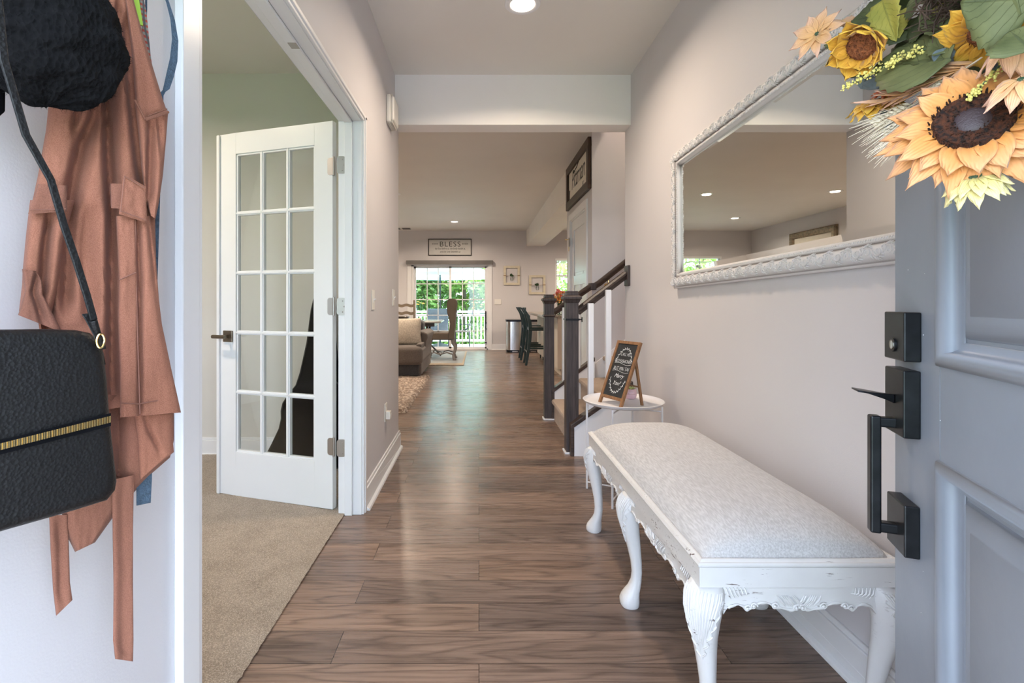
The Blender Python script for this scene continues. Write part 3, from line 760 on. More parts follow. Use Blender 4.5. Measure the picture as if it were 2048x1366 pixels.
def leaf_mat(name, a, b_, vein):
    m, nt, b = new_mat(name)
    uv = N(nt, 'ShaderNodeUVMap'); sp = N(nt, 'ShaderNodeSeparateXYZ'); L(nt, uv.outputs[0], sp.inputs[0])
    n = N(nt, 'ShaderNodeTexNoise'); n.inputs['Scale'].default_value = 25; n.inputs['Detail'].default_value = 4; L(nt, pos(nt), n.inputs[0])
    c = ramp(nt, n.outputs[0], [(0.3, a), (0.7, b_)])
    # midrib and side veins from the leaf's own coordinates
    ab = N(nt, 'ShaderNodeMath', operation='SUBTRACT'); L(nt, sp.outputs[1], ab.inputs[0]); ab.inputs[1].default_value = 0.5
    ab2 = N(nt, 'ShaderNodeMath', operation='ABSOLUTE'); L(nt, ab.outputs[0], ab2.inputs[0])
    rib = ramp(nt, ab2.outputs[0], [(0.012, (1,1,1)), (0.03, (0,0,0))])
    k = N(nt, 'ShaderNodeMath', operation='MULTIPLY_ADD'); L(nt, ab2.outputs[0], k.inputs[0]); k.inputs[1].default_value = -0.8; L(nt, sp.outputs[0], k.inputs[2])
    k2 = N(nt, 'ShaderNodeMath', operation='MULTIPLY'); L(nt, k.outputs[0], k2.inputs[0]); k2.inputs[1].default_value = 7
    fr = N(nt, 'ShaderNodeMath', operation='FRACT'); L(nt, k2.outputs[0], fr.inputs[0])
    sv = ramp(nt, fr.outputs[0], [(0.0, (0,0,0)), (0.45, (0,0,0)), (0.5, (1,1,1)), (0.56, (0,0,0))])
    v = mixc(nt, 1.0, rib, sv, 'ADD')
    c = mixc(nt, mixc(nt, 1.0, v, (0.5, 0.5, 0.5), 'MULTIPLY'), c, vein)
    L(nt, c, b.inputs['Base Color']); b.inputs['Roughness'].default_value = 0.65
    bump(nt, b, v, 0.4, 0.0015); return m
M_LEAFG = leaf_mat('sage silk leaf', (0.070, 0.082, 0.025), (0.160, 0.165, 0.062), (0.04, 0.05, 0.02))
M_LEAFD = leaf_mat('dark olive silk leaf', (0.028, 0.035, 0.010), (0.085, 0.095, 0.028), (0.02, 0.022, 0.008))
M_LEAFY = leaf_mat('yellow green silk leaf', (0.22, 0.20, 0.03), (0.38, 0.30, 0.05), (0.12, 0.12, 0.02))
M_LEAFB = leaf_mat('blue eucalyptus leaf', (0.09, 0.12, 0.14), (0.17, 0.21, 0.22), (0.07, 0.09, 0.10))
M_WHEAT = simple('bleached wheat', (0.80, 0.70, 0.54), 0.8, noise_scale=60, noise_amt=0.15)
M_SPRIG = simple('yellow bud', (0.66, 0.56, 0.16), 0.6, noise_scale=90, noise_amt=0.3)
M_STEM = simple('green stem', (0.05, 0.09, 0.045), 0.7)
M_TWIG = simple('dark grapevine', (0.05, 0.026, 0.015), 0.8, noise_scale=40, noise_amt=0.4)
def fuzz(name, a, b_):
    m, nt, b = new_mat(name); n = N(nt, 'ShaderNodeTexNoise'); n.inputs['Scale'].default_value = 260; n.inputs['Detail'].default_value = 4; L(nt, pos(nt), n.inputs[0])
    L(nt, ramp(nt, n.outputs[0], [(0.35, a), (0.65, b_)]), b.inputs['Base Color']); b.inputs['Roughness'].default_value = 0.95
    bump(nt, b, n.outputs[0], 1.0, 0.004); return m
M_SUNC = fuzz('dark seed head', (0.008, 0.003, 0.002), (0.085, 0.022, 0.006))
M_SUNC2 = simple('seed head centre', (0.05, 0.032, 0.035), 0.5, bump_s=0.7, bump_scale=500, bdist=.001)
M_RUSTC = fuzz('rust brown centre', (0.11, 0.028, 0.008), (0.30, 0.095, 0.03))

class PM:
    """petal / leaf collector with UVs (u along, v across)"""
    def __init__(s): s.v = []; s.f = []; s.uv = []
    def petal(s, o, d, n, Ln, W, cup=.25, curl=.2, sharp=1.0, nu=6, nv=4, wave=0.0, twist=0.0):
        d = Vector(d).normalized(); n = Vector(n).normalized(); x = d.cross(n).normalized(); n = x.cross(d).normalized()
        b = len(s.v); ph = random.uniform(0, 6)
        for i in range(nu+1):
            u = i/nu
            w = W*0.5*(max(0, math.sin(PI*min(1, u**0.9)))**0.58*0.97 + (0.14*(1-u)))
            if sharp > 1: w *= (1 - u**(3*sharp)*0.3)
            for j in range(nv+1):
                v = j/nv*2-1
                lift = curl*Ln*u*u - cup*abs(v)**2*w*-1.0 + wave*W*math.sin(u*9+ph+v*2)*abs(v)
                p = Vector(o) + d*(Ln*u*(1-0.12*abs(v)**2)) + x*(w*v) + n*lift + x*twist*Ln*u*u
                s.v.append(p); s.uv.append((u, j/nv))
        for i in range(nu):
            for j in range(nv):
                s.f.append((b+i*(nv+1)+j, b+(i+1)*(nv+1)+j, b+(i+1)*(nv+1)+j+1, b+i*(nv+1)+j+1))
    def leaf(s, o, d, n, Ln, W, curl=.15, fold=.2, teeth=0.0, nu=14, nv=6, wave=.03):
        d = Vector(d).normalized(); n = Vector(n).normalized(); x = d.cross(n).normalized(); n = x.cross(d).normalized()
        b = len(s.v); ph = random.uniform(0, 6)
        for i in range(nu+1):
            u = i/nu
            w = W*0.5*(math.sin(PI*u**0.62)**0.85) + .0006
            if teeth: w *= 1 + teeth*(1 if i % 2 else -1)*(1 if 0 < i < nu else 0)
            for j in range(nv+1):
                v = j/nv*2-1
                p = Vector(o) + d*(Ln*u) + x*(w*v) + n*(-curl*Ln*u*u + fold*abs(v)*w + wave*W*math.sin(u*8+ph)*v)
                s.v.append(p); s.uv.append((u, j/nv))
        for i in range(nu):
            for j in range(nv):
                s.f.append((b+i*(nv+1)+j, b+(i+1)*(nv+1)+j, b+(i+1)*(nv+1)+j+1, b+i*(nv+1)+j+1))
    def build(s, name, m, parent, solid=0.0006, label=None):
        me = bpy.data.meshes.new(name); o0 = off(parent)
        me.from_pydata([tuple(Vector(p)-o0) for p in s.v], [], s.f)
        uvl = me.uv_layers.new(name='UVMap')
        for lp in me.loops: uvl.data[lp.index].uv = s.uv[lp.vertex_index]
        me.materials.append(m); me.polygons.foreach_set('use_smooth', [True]*len(me.polygons))
        o = bpy.data.objects.new(name, me); COL.objects.link(o); o.parent = parent
        if solid:
            q = o.modifiers.new('thickness', 'SOLIDIFY'); q.thickness = solid
        if label: o['label'] = label
        return o

random.seed(11)
wreath = thing('wreath', FD(.455, .02, 1.36), 'autumn wreath of sunflowers, leaves and wheat hanging on the grey front door', 'wreath')
def flower(name, c, axis, Rr, n, m, cm, layers=2, W=.36, cr=.32, curl=.15, cup=.3, dome=.35, label=None, lift=0.25, center2=None, jit=.12, ccol_r=None, droop=0.0):
    axis = Vector(axis).normalized(); u = axis.orthogonal().normalized(); w = axis.cross(u)
    pm = PM()
    for l in range(layers):
        for k in range(n):
            a = 2*PI*(k + l*0.5 + random.uniform(-jit, jit))/n
            rd = u*math.cos(a) + w*math.sin(a)
            ln = Rr*(1-cr*.7)*random.uniform(.88, 1.08)*(1-.14*l)
            li = lift + .22*l + random.uniform(-.1, .1)
            dr = rd*math.cos(li) + axis*math.sin(li) + Vector((0,0,-droop))
            pm.petal(Vector(c) + rd*Rr*cr*.7, dr, axis*math.cos(li) - rd*math.sin(li), ln, Rr*W*random.uniform(.85, 1.15), cup, -curl*random.uniform(.4, 1.6), 1.0, wave=.05, twist=random.uniform(-.12, .12))
    fo = pm.build(name, m, wreath, label=label)
    mb = MB(); M = frame_of(c, u, w)
    rc = Rr*cr
    mb.lathe([(rc*.5, -rc*.4), (rc*.95, -rc*.1), (rc, rc*.12), (rc*.9, rc*.3), (rc*.7, rc*dome), (rc*.45, rc*dome*.95), (rc*.2, rc*dome*.9), (.0005, rc*dome*.88)], n=24, M=M)
    for k in range(int(260)):      # stubby florets around the centre
        a = random.uniform(0, 2*PI); q = rc*math.sqrt(random.uniform(.12, 1.05)); h = rc*(.30 if q > rc*.8 else dome)
        p = M @ Vector((q*math.cos(a), q*math.sin(a), h*.6)); tip = M @ Vector((q*1.04*math.cos(a), q*1.04*math.sin(a), h + rc*.05))
        mb.tube([p, tip], [rc*.03, rc*.018], 4)
    mb.build('flower_center', cm, fo)
    if center2:
        mb = MB(); mb.lathe([(rc*.46, rc*dome*.8), (rc*.43, rc*dome*1.0), (rc*.34, rc*dome*1.16), (rc*.2, rc*dome*1.26), (.0004, rc*dome*1.32)], n=20, M=M); mb.build('seed_disc', center2, fo)
    return fo
# sunflower, seen from a little below, facing the doorway
flower('sunflower', at(1945, 248, .53), (-.62, -.66, .36), .084, 15, M_SUNF, M_SUNC, 3, .31, .40, .25, .3, .25, 'large peach sunflower with a dark centre', .02, M_SUNC2, droop=.18)
flower('sunflower', at(1728, 88, .70), (-.75, -.30, -.55), .050, 8, M_YELL, M_RUSTC, 2, .55, .44, -.3, .5, .5, 'small golden flower with a rust brown centre', .5)
flower('sunflower', at(1975, 62, .56), (-.5, -.3, -.75), .050, 9, M_YELL, M_RUSTC, 2, .5, .34, .2, .4, .4, 'golden flower under the big leaf', .1)
flower('sunflower', at(1752, 205, .72), (-.35, -.25, .85), .040, 10, M_YELL, M_RUSTC, 2, .5, .25, .2, .4, .3, 'golden flower on the lower left of the wreath', -.05, droop=.3)
flower('sunflower', at(1795, 172, .70), (-.55, -.2, .75), .032, 16, M_RED, M_RED, 2, .26, .3, .2, .3, .3, 'burnt orange flower between leaf and golden flower', .1)
flower('daisy', at(1634, 68, .80), (-.85, -.45, .15), .043, 9, M_PEACH, M_STEM, 1, .40, .08, .15, .4, .6, 'pale peach daisy at the left tip of the wreath', .2)
flower('daisy', at(1690, 52, .79), (-.3, -.5, .8), .040, 7, M_PEACH, M_STEM, 1, .42, .09, .1, .4, .6, 'pale peach daisy pointing up beside the golden flower', .3)
flower('daisy', at(2026, 84, .50), (-.5, -.4, .75), .036, 9, M_PEACH, M_STEM, 1, .42, .09, .5, .3, .6, 'pale peach daisy above the large sunflower', -.1, droop=.25)
flower('daisy', at(2042, 160, .48), (-.5, -.4, .75), .035, 9, M_PEACH, M_STEM, 1, .42, .09, .5, .3, .6, 'pale peach daisy overlapping the sunflower centre', -.1, droop=.25)
flower('daisy', at(1948, 352, .52), (-.4, -.3, .8), .038, 10, M_PALEY, M_STEM, 2, .36, .2, .3, .3, .4, 'pale yellow flower under the large sunflower', -.2, droop=.5)
def leaf(c, tip, Y0, Y1, W, mat_, n=(-.6, -.7, .2), curl=.05, fold=.15, teeth=.05, label=None):
    a = at(c[0], c[1], Y0); b = at(tip[0], tip[1], Y1)
    pm = PM(); pm.leaf(a, b-a, n, (b-a).length, W, curl, fold, teeth); pm.build('leaf', mat_, wreath, label=label)
leaf((1902, 118), (1742, 132), .58, .70, .085, M_LEAFG, (-.62, -.74, .05), label='long sage leaf across the middle')
leaf((1905, 105), (1778, 92), .59, .71, .050, M_LEAFD, (-.6, -.75, .1))
leaf((2075, -10), (1920, 5), .48, .52, .095, M_LEAFG, (-.5, -.6, -.3), label='large pale green leaf at the top')
leaf((2040, 30), (1965, 48), .49, .53, .05, M_LEAFG, (-.5, -.6, -.3))
leaf((1900, 60), (1838, 30), .60, .63, .030, M_LEAFG, (-.58, -.76, .12))
leaf((1930, 88), (1862, 70), .58, .62, .050, M_LEAFG, (-.58, -.76, .12))
leaf((1770, 45), (1800, 72), .69, .66, .045, M_LEAFY, (-.5, -.8, .1), fold=.5, teeth=.1)
leaf((1765, 0), (1790, 80), .69, .66, .036, M_LEAFY, (-.8, -.4, .1), fold=.5, teeth=.1)
leaf((1775, 30), (1702, 40), .70, .74, .055, M_LEAFD, (-.58, -.76, .12), teeth=.08)
leaf((1785, 10), (1740, 12), .70, .73, .050, M_LEAFG, (-.58, -.76, .12), teeth=.08)
leaf((1702, 80), (1648, 88), .74, .78, .032, M_LEAFG, (-.4, -.8, .3), teeth=.22)
leaf((1708, 88), (1690, 110), .74, .76, .022, M_LEAFG, (-.4, -.8, .3), teeth=.22)
leaf((1725, 150), (1705, 115), .72, .73, .035, M_LEAFD, (-.6, -.5, .3))
leaf((1740, 145), (1722, 178), .72, .74, .050, M_LEAFB, (-.6, -.6, .2), teeth=0)
leaf((1760, 150), (1762, 178), .71, .72, .040, M_LEAFB, (-.6, -.6, .2), teeth=0)
leaf((1890, 95), (1882, 135), .59, .60, .020, M_LEAFB, (-.6, -.7, .2), teeth=0)
leaf((1790, 230), (1765, 258), .69, .71, .036, M_LEAFB, (-.6, -.6, .3), teeth=0)
leaf((1800, 250), (1782, 282), .68, .69, .026, M_LEAFB, (-.6, -.7, .3), teeth=0)
leaf((1985, 296), (2002, 352), .60, .59, .034, M_LEAFG, (-.7, -.6, .2), teeth=.12)
leaf((2035, 290), (2010, 345), .60, .59, .030, M_LEAFG, (-.7, -.6, .2), teeth=.12)
leaf((1890, 15), (1850, 40), .61, .64, .018, M_LEAFY, (-.6, -.7, .2), fold=.4)
leaf((1850, -10), (1812, 15), .63, .66, .05, M_LEAFD, (-.58, -.76, .12), teeth=.1)
leaf((1830, 70), (1790, 50), .65, .68, .05, M_LEAFD, (-.58, -.76, .12), teeth=.06)
leaf((1860, 40), (1815, 60), .63, .66, .05, M_LEAFD, (-.58, -.76, .12), teeth=.06)
leaf((1835, 95), (1800, 80), .65, .68, .04, M_LEAFD, (-.58, -.76, .12), teeth=.06)
leaf((1955, 20), (1905, 30), .56, .60, .04, M_LEAFD, (-.58, -.76, .12))
random.seed(77)
for k in range(26):      # dark filler leaves behind the blooms
    x = random.uniform(1700, 2060); y = random.uniform(-40, 60) if x < 1900 else random.uniform(-30, 200); Yk = .76 - (x-1700)/360*.22
    a = random.uniform(0, 2*PI); leaf((x, y), (x+75*math.cos(a), y+55*math.sin(a)), Yk+.02, Yk+.03, .032, random.choice([M_LEAFD, M_LEAFD, M_LEAFG]), (-.6, -.7, random.uniform(-.3, .3)))
leaf((2060, 100), (2020, 60), .47, .49, .05, M_LEAFG, (-.6, -.6, .3))
# long sprigs
def sprig(p0, p1, Y0, Y1, n, mt, r=.0024, label=None, name='flower_sprig', sag=12):
    mb = MB(); st = []
    for i in range(13):
        u = i/12; st.append(at(p0[0] + (p1[0]-p0[0])*u, p0[1] + (p1[1]-p0[1])*u - sag*math.sin(PI*u), Y0 + (Y1-Y0)*u))
    mb.tube(st, .0009, 5); so = mb.build(name, M_STEM, wreath, label=label)
    mb = MB()
    for k in range(n):
        u = random.uniform(.35, 1.0); i = u*12; a = st[int(min(i, 11))].lerp(st[int(min(i, 11))+1], i-int(min(i, 11)))
        d = Vector((random.uniform(-1,1), random.uniform(-1,1), random.uniform(-1,1))).normalized()*random.uniform(.001, .010)*(1.2-u*.6)
        mb.ball(a+d, r*random.uniform(.35, .8), 6, 4, (1, 1, random.uniform(.8, 1.5)))
    mb.build('bud', mt, so)
sprig((1885, 98), (1685, 178), .62, .72, 150, M_SPRIG, label='yellow budded sprig reaching out to the left')
sprig((1890, 96), (1768, 135), .60, .66, 90, M_SPRIG, label='short yellow budded sprig over the leaf')
sprig((2050, 60), (1935, 200), .50, .53, 90, M_SPRIG, .0022, sag=-8, label='yellow budded sprig across the sunflower')
sprig((1800, 130), (1732, 152), .69, .72, 60, M_SPRIG)
def wheat(p0, p1, Y0, Y1, W=.010, awn=.03):
    a = at(*p0, Y0); b = at(*p1, Y1); d = (b-a); ln = d.length; d.normalize(); mb = MB()
    u = d.orthogonal().normalized(); w = d.cross(u)
    mb.tube([a - d*.06, a, b], .0009, 5)
    for i in range(16):
        q = i/16
        for k in range(4):
            an = k*PI/2 + i*.7; o = u*math.cos(an) + w*math.sin(an); c = a + d*ln*q + o*W*.22
            e = c + d*ln*.13 + o*W*.35
            mb.tube([c, (c+e)/2, e], [.0005, W*.16, .0004], 5)
            if k % 2 == i % 2: mb.tube([e, e + d*awn + o*awn*.22], [.0005, .0002], 3)
    mb.build('wheat_ear', M_WHEAT, wreath)
wheat((1822, 212), (1752, 248), .66, .70, .014)
wheat((1828, 225), (1772, 270), .66, .69, .012)
wheat((1820, 262), (1785, 290), .66, .68, .011)
wheat((1890, 165), (1868, 180), .60, .62, .012)
def grass_spray(p0, p1, Y0, Y1, n, mt):
    a = at(*p0, Y0); b = at(*p1, Y1); d = b-a; ln = d.length; d.normalize(); pm = PM()
    for i in range(n):
        q = random.uniform(0, .85); o = a + d*ln*q
        dr = (d + Vector((random.uniform(-.35,.35), random.uniform(-.3,.3), random.uniform(-.35,.35)))).normalized()
        pm.petal(o, dr, (-.5,-.6,.5), random.uniform(.03, .055), .0065, .3, random.uniform(-.2,.3), nu=5, nv=2)
    pm.build('dried_grass', mt, wreath)
grass_spray((1955, 125), (1760, 210), .56, .70, 46, M_PEACH)
# vine ring the flowers are fixed to
mb = MB()
for s_ in range(9):
    pts = []
    for k in range(60):
        a = 2*PI*k/60; rr = .24 + .02*math.sin(a*5+s_*1.3) + .014*math.cos(a*3+s_*2.1)
        pts.append(FD(.455 + rr*math.cos(a), .028 + .014*math.sin(a*4+s_*1.7), 1.66 + rr*math.sin(a)))
    mb.tube(pts, .0025, 6, loop=True)
mb.build('vine_ring', M_TWIG, wreath)
mb = MB(); random.seed(3)
for s_ in range(70):
    c = at(random.gauss(1880, 22), random.gauss(8, 22), .60); dr = Vector((random.gauss(0,1), random.gauss(0,1), random.gauss(0,1))).normalized()*.022
    q = dr.cross(Vector((0,.3,1))).normalized()*.008
    mb.tube([c-dr, c+q, c+dr], .0007, 4)
mb.build('twig_tangle', M_TWIG, wreath)
m = MB(); m.tube([FD(.455, .02, 1.83), FD(.455, .012, 1.95), FD(.455, -.02, 2.04), FD(.455, -.05, 2.03)], .004, 6); m.build('hanger', M_STEM, wreath)
random.seed(21)
for (tt, zz) in ((.70, 1.60), (.62, 1.78), (.46, 1.84), (.30, 1.78)):
    flower('sunflower', FD(tt, .07, zz), nv + Vector((0, 0, .2)), .06, 12, M_YELL, M_RUSTC, 2, .4, .35, .2, .3, .3)

# ------------------------------------------------------------------ bench
BX0, BX1, BY0, BY1 = 0.529, 1.030, 1.205, 2.432
bench = thing('bench', ((BX0+BX1)/2, (BY0+BY1)/2, 0), 'long distressed white carved bench with pale linen cushion along the right wall', 'bench')
def rect_sweep(mb, x0, x1, y0, y1, prof):
    """prof: (inset, z)"""
    mb.loft([[Vector((x0+i, y0+i, z)), Vector((x1-i, y0+i, z)), Vector((x1-i, y1-i, z)), Vector((x0+i, y1-i, z))] for i, z in prof], caps=False, loop=True)
def subdiv_sweep(mb, x0, x1, y0, y1, prof, step=.03):
    rings = []
    for i, z in prof:
        pts = []
        cs = [(x0+i, y0+i), (x1-i, y0+i), (x1-i, y1-i), (x0+i, y1-i)]
        nn = [max(1, int((x1-x0)/step)), max(1, int((y1-y0)/step))]*2
        for k in range(4):
            a, b = cs[k], cs[(k+1) % 4]
            for q in range(nn[k]): u = q/nn[k]; pts.append(Vector((a[0]+(b[0]-a[0])*u, a[1]+(b[1]-a[1])*u, z)))
        rings.append(pts)
    mb.loft(rings, caps=False, loop=True)
m = MB()
subdiv_sweep(m, BX0, BX1, BY0, BY1, [(.006, .457), (.001, .460), (0, .4645), (.003, .469), (.007, .4695), (.009, .472), (.014, .4745), (.018, .474), (.020, .470), (.040, .470), (.040, .455)])
m.build('rim_moulding', M_RIM, bench, ang=30)
m = MB(); subdiv_sweep(m, BX0+.005, BX1-.005, BY0+.005, BY1-.005, [(0, .409), (0, .457), (.02, .457), (.02, .409)])
m.build('seat_frame', M_BENCHX, bench, smooth=False)
# cushion
m = MB()
cx0, cx1, cy0, cy1 = BX0+.018, BX1-.018, BY0+.018, BY1-.018
def cush(u, v):
    x = cx0 + (cx1-cx0)*u; y = cy0 + (cy1-cy0)*v
    ex = min(u, 1-u)*(cx1-cx0); ey = min(v, 1-v)*(cy1-cy0)
    def prof(e, r, h): 
        e = min(e, r)/r; return h*(1-(1-e)**2.2)**0.5 if e > 0 else 0
    hx = prof(ex, .20, 1); hy = prof(ey, .22, 1)
    z = .466 + .088*(hx*hy)**0.85 + .0012*noise.noise(Vector((x*9, y*9, 1)))
    return Vector((x, y, z))
m.grid(cush, 44, 90)
m.box(cx0, cx1, cy0, cy1, .44, .466)
m.build('cushion', M_LINEN, bench, ang=80)
# cabriole legs
def cabriole(mb, x, y, ox, oy):
    """ox, oy: outward direction (unnormalised)"""
    o = Vector((ox, oy, 0)).normalized(); s_ = Vector((-o.y, o.x, 0))
    prof = [(.409, -.006, .028, .036), (.400, .002, .034, .041), (.385, .010, .039, .044), (.355, .017, .041, .042), (.32, .017, .037, .036), (.28, .011, .031, .029), (.24, .003, .0265, .0245), (.20, -.004, .0225, .0215),
            (.16, -.010, .0195, .019), (.12, -.013, .0180, .018), (.09, -.010, .0185, .0190), (.068, -.003, .022, .0225), (.052, .005, .026, .028), (.036, .011, .031, .033), (.020, .014, .034, .036), (.006, .014, .033, .035), (.0, .013, .030, .032)]
    rings = []
    for z, d, a, b in prof:
        c = Vector((x, y, z)) + o*d; ring = []
        for k in range(20):
            an = 2*PI*k/20; ca, sa = math.cos(an), math.sin(an); p = 2.6
            q = (abs(ca)**p + abs(sa)**p)**(-1/p)
            ring.append(c + o*(ca*q*a) + s_*(sa*q*b))
        rings.append(ring)
    mb.loft(rings)
    # carved claw ridges on the foot, leaf ridges on the knee
    for k in (-1, 0, 1):
        f = s_*(.014*k)
        mb.tube([Vector((x, y, .065)) + o*.010 + f*.6, Vector((x, y, .04)) + o*.030 + f, Vector((x, y, .018)) + o*.040 + f*1.2, Vector((x, y, .004)) + o*.036 + f*1.25], [.003, .006, .0065, .005], 6)
    def surf(z, an, lift=.0):
        for q in range(len(prof)-1):
            if prof[q][0] >= z >= prof[q+1][0]: break
        u = (prof[q][0]-z)/(prof[q][0]-prof[q+1][0]); d, a, b = (prof[q][i]+(prof[q+1][i]-prof[q][i])*u for i in (1, 2, 3))
        ca, sa = math.cos(an), math.sin(an); k_ = (abs(ca)**2.6 + abs(sa)**2.6)**(-1/2.6)
        return Vector((x, y, z)) + o*(d + ca*k_*(a+lift)) + s_*(sa*k_*(b+lift))
    for k in range(-7, 8):
        bot = .25 + .085*(abs(k)/7)**1.3 + .010*(k % 2)
        pts = [surf(.400 + (bot-.400)*q/9, k*.19*(1-.35*q/9), .0005) for q in range(10)]
        mb.tube(pts, [.0014, .0026, .0031, .0032, .0031, .003, .0028, .0026, .0020, .0008], 6)
    for sg in (-1, 1):          # leaf edge scallops
        pts = []
        for q in range(25):
            z = .385 - .155*q/24; an = sg*(1.42 - 1.30*(q/24)**1.2 + .13*math.sin(q*1.55)); pts.append(surf(z, an, .0008))
        mb.tube(pts, .0021, 6)
LEGS = [(BX0+.034, BY0+.034, -1, -1), (BX0+.032, (BY0+BY1)/2, -1, 0), (BX0+.034, BY1-.034, -1, 1), (BX1-.034, BY0+.034, 1, -1), (BX1-.032, (BY0+BY1)/2, 1, 0), (BX1-.034, BY1-.034, 1, 1)]
for (x, y, ox, oy) in LEGS:
    mb = MB(); cabriole(mb, x, y, ox, oy); mb.build('leg', M_BENCHX, bench, ang=50)
# carved aprons
def scallop(u):
    """depth of the apron below its top, u in 0..1, symmetric"""
    a = abs(u-.5)*2
    T = [(0, .051), (.05, .055), (.12, .058), (.20, .055), (.27, .052), (.32, .051), (.36, .046), (.44, .040), (.52, .040), (.58, .044), (.62, .052), (.66, .054), (.70, .057), (.75, .048), (.82, .044), (.90, .047), (.95, .053), (.985, .062), (1.0, .068)]
    for i in range(len(T)-1):
        if T[i][0] <= a <= T[i+1][0]:
            q = (a-T[i][0])/(T[i+1][0]-T[i][0]); q = q*q*(3-2*q); return T[i][1] + (T[i+1][1]-T[i][1])*q
    return .05
def apron(p0, p1, inward, mat_):
    """p0->p1 along the front face at z=.409; inward = unit vector into the bench"""
    p0, p1 = Vector(p0), Vector(p1); d = (p1-p0); ln = d.length; d.normalize(); inn = Vector(inward)
    mb = MB(); n = 72
    for sgn_, dep in ((0, .0), (1, .016)):
        pass
    front = [p0 + d*ln*i/n for i in range(n+1)]
    def P(i, z, dep): return front[i] + inn*dep + Vector((0, 0, z))
    rings = []
    for i in range(n+1):
        sc = scallop(i/n)
        rings.append([P(i, 0, 0), P(i, -sc*.55, .001), P(i, -sc, .0), P(i, -sc, .016), P(i, 0, .016)])
    mb.loft(rings)
    # raised bead following the scalloped edge
    pts = [P(i, -scallop(i/n)+.001, -.001) for i in range(2, n-1)]
    rr = [.0032 + .0012*math.sin(i*.9) for i in range(len(pts))]
    mb.tube(pts, rr, 7)
    # scrolls at the cusps
    for a in (.155, .195, .805, .845, .475, .525, .34, .66):
        i = int(a*n); c = P(i, -scallop(a)+.004, -.003)
        sp = []; s0 = 1 if a < .5 else -1
        for k in range(18):
            an = k/18*PI*3; rr_ = .009*(1-k/20)
            sp.append(c + d*s0*rr_*math.cos(an) + Vector((0,0,rr_*math.sin(an))))
        mb.tube(sp, [.0026*(1-k/26) for k in range(18)], 6)
        mb.ball(c, .0038, 8, 6)
    # leaf strokes in the middle and near the ends
    for a0, s0 in ((.36, 1), (.64, -1)):
        for k in range(7):
            a = a0 + s0*k*.017; i = int(a*n); b_ = front[i]
            mb.tube([b_ + Vector((0,0,-.022)) - inn*.001, b_ + d*s0*.008 + Vector((0,0,-.032)) - inn*.004, b_ + d*s0*.020 + Vector((0,0,-.047)) - inn*.002], [.001, .003, .0012], 5)
    for a0, s0 in ((.015, 1), (.985, -1)):
        for k in range(6):
            b_ = p0 + d*ln*a0 + d*s0*k*.009
            mb.tube([b_ + Vector((0,0,-.003)) - inn*.001, b_ + d*s0*.004 + Vector((0,0,-.016)) - inn*.0035, b_ + d*s0*.012 + Vector((0,0,-.030+k*.0025)) - inn*.001], [.0016, .0028, .001], 5)
    # cartouche line
    mb.build('apron', mat_, bench, ang=50)
zt = .409; g = .010
apron((BX0+.065, BY0+g, zt), (BX1-.065, BY0+g, zt), (0, 1, 0), M_BENCHX)
apron((BX1-.065, BY1-g, zt), (BX0+.065, BY1-g, zt), (0, -1, 0), M_BENCHX)
ym = (BY0+BY1)/2
for xs, inn in ((BX0+g, (1, 0, 0)), (BX1-g, (-1, 0, 0))):
    apron((xs, BY0+.065, zt), (xs, ym-.032, zt), inn, M_BENCHY)
    apron((xs, ym+.032, zt), (xs, BY1-.065, zt), inn, M_BENCHY)

# ------------------------------------------------------------------ tray table with chalkboard and pot
TC = Vector((.818, 2.84, 0)); TZ = .530; TR_ = .224
tt = thing('side_table', TC, 'round white metal tray table between the bench and the stairs', 'side table')
m = MB(); m.lathe([(.001, TZ-.004), (TR_-.022, TZ-.004), (TR_-.008, TZ+.004), (TR_-.002, TZ+.014), (TR_, TZ+.0155), (TR_-.003, TZ+.017), (TR_-.010, TZ+.005), (TR_-.024, TZ), (.001, TZ)], TC, 64); m.build('tray', M_WHITEMET, tt, ang=50)
lr = TR_-.012
legp = []
for k in range(4):
    a = R(149 + 90*k - (0)); p = TC + Vector((math.cos(a)*lr*1.0, math.sin(a)*lr, 0)); legp.append(p)
    m = MB(); m.box(p.x-.005, p.x+.005, p.y-.005, p.y+.005, 0, TZ-.004); m.build('leg', M_WHITEMET, tt, smooth=False, bevel=.001)
for z in (TZ-.03, .04):
    for i in (0, 1):
        m = MB(); m.tube([legp[i] + Vector((0,0,z+.004*i)), legp[i+2] + Vector((0,0,z+.004*i))], .004, 8); m.build('cross_bar', M_WHITEMET, tt)

cb = thing('chalkboard_easel', (.72, 2.77, TZ), 'small wood framed chalkboard easel with white lettering on the tray table', 'chalkboard')
b0 = Vector((.679, 2.854, TZ+.001)); b1 = Vector((.758, 2.678, TZ+.001)); bd = (b1-b0); bwid = bd.length; bd.normalize()
bk = Vector((-bd.y, bd.x, 0)); 
if bk.x < 0: bk = -bk
ht = .348; lean = .140; upv = Vector((0,0,ht)) + bk*lean; slen = upv.length; upv.normalize()
fnv = bd.cross(upv).normalized()
if fnv.x > 0: fnv = -fnv
def CB(a, h, d): return b0 + bd*a + upv*h + fnv*d
def cbox(mb, a0, a1, h0, h1, d0, d1):
    vs = [CB(a, h, d) for a in (a0, a1) for h in (h0, h1) for d in (d0, d1)]
    mb.add(vs, [(0,1,3,2),(4,6,7,5),(0,4,5,1),(2,3,7,6),(0,2,6,4),(1,5,7,3)])
fw = .017
m = MB(); cbox(m, 0, fw, 0, slen, -.014, 0); cbox(m, bwid-fw, bwid, 0, slen, -.014, 0); cbox(m, fw, bwid-fw, slen-fw, slen, -.013, -.001); cbox(m, fw, bwid-fw, .035, .035+fw, -.013, -.001)
m.build('easel_frame', M_BROWN, cb, smooth=False, bevel=.0012)
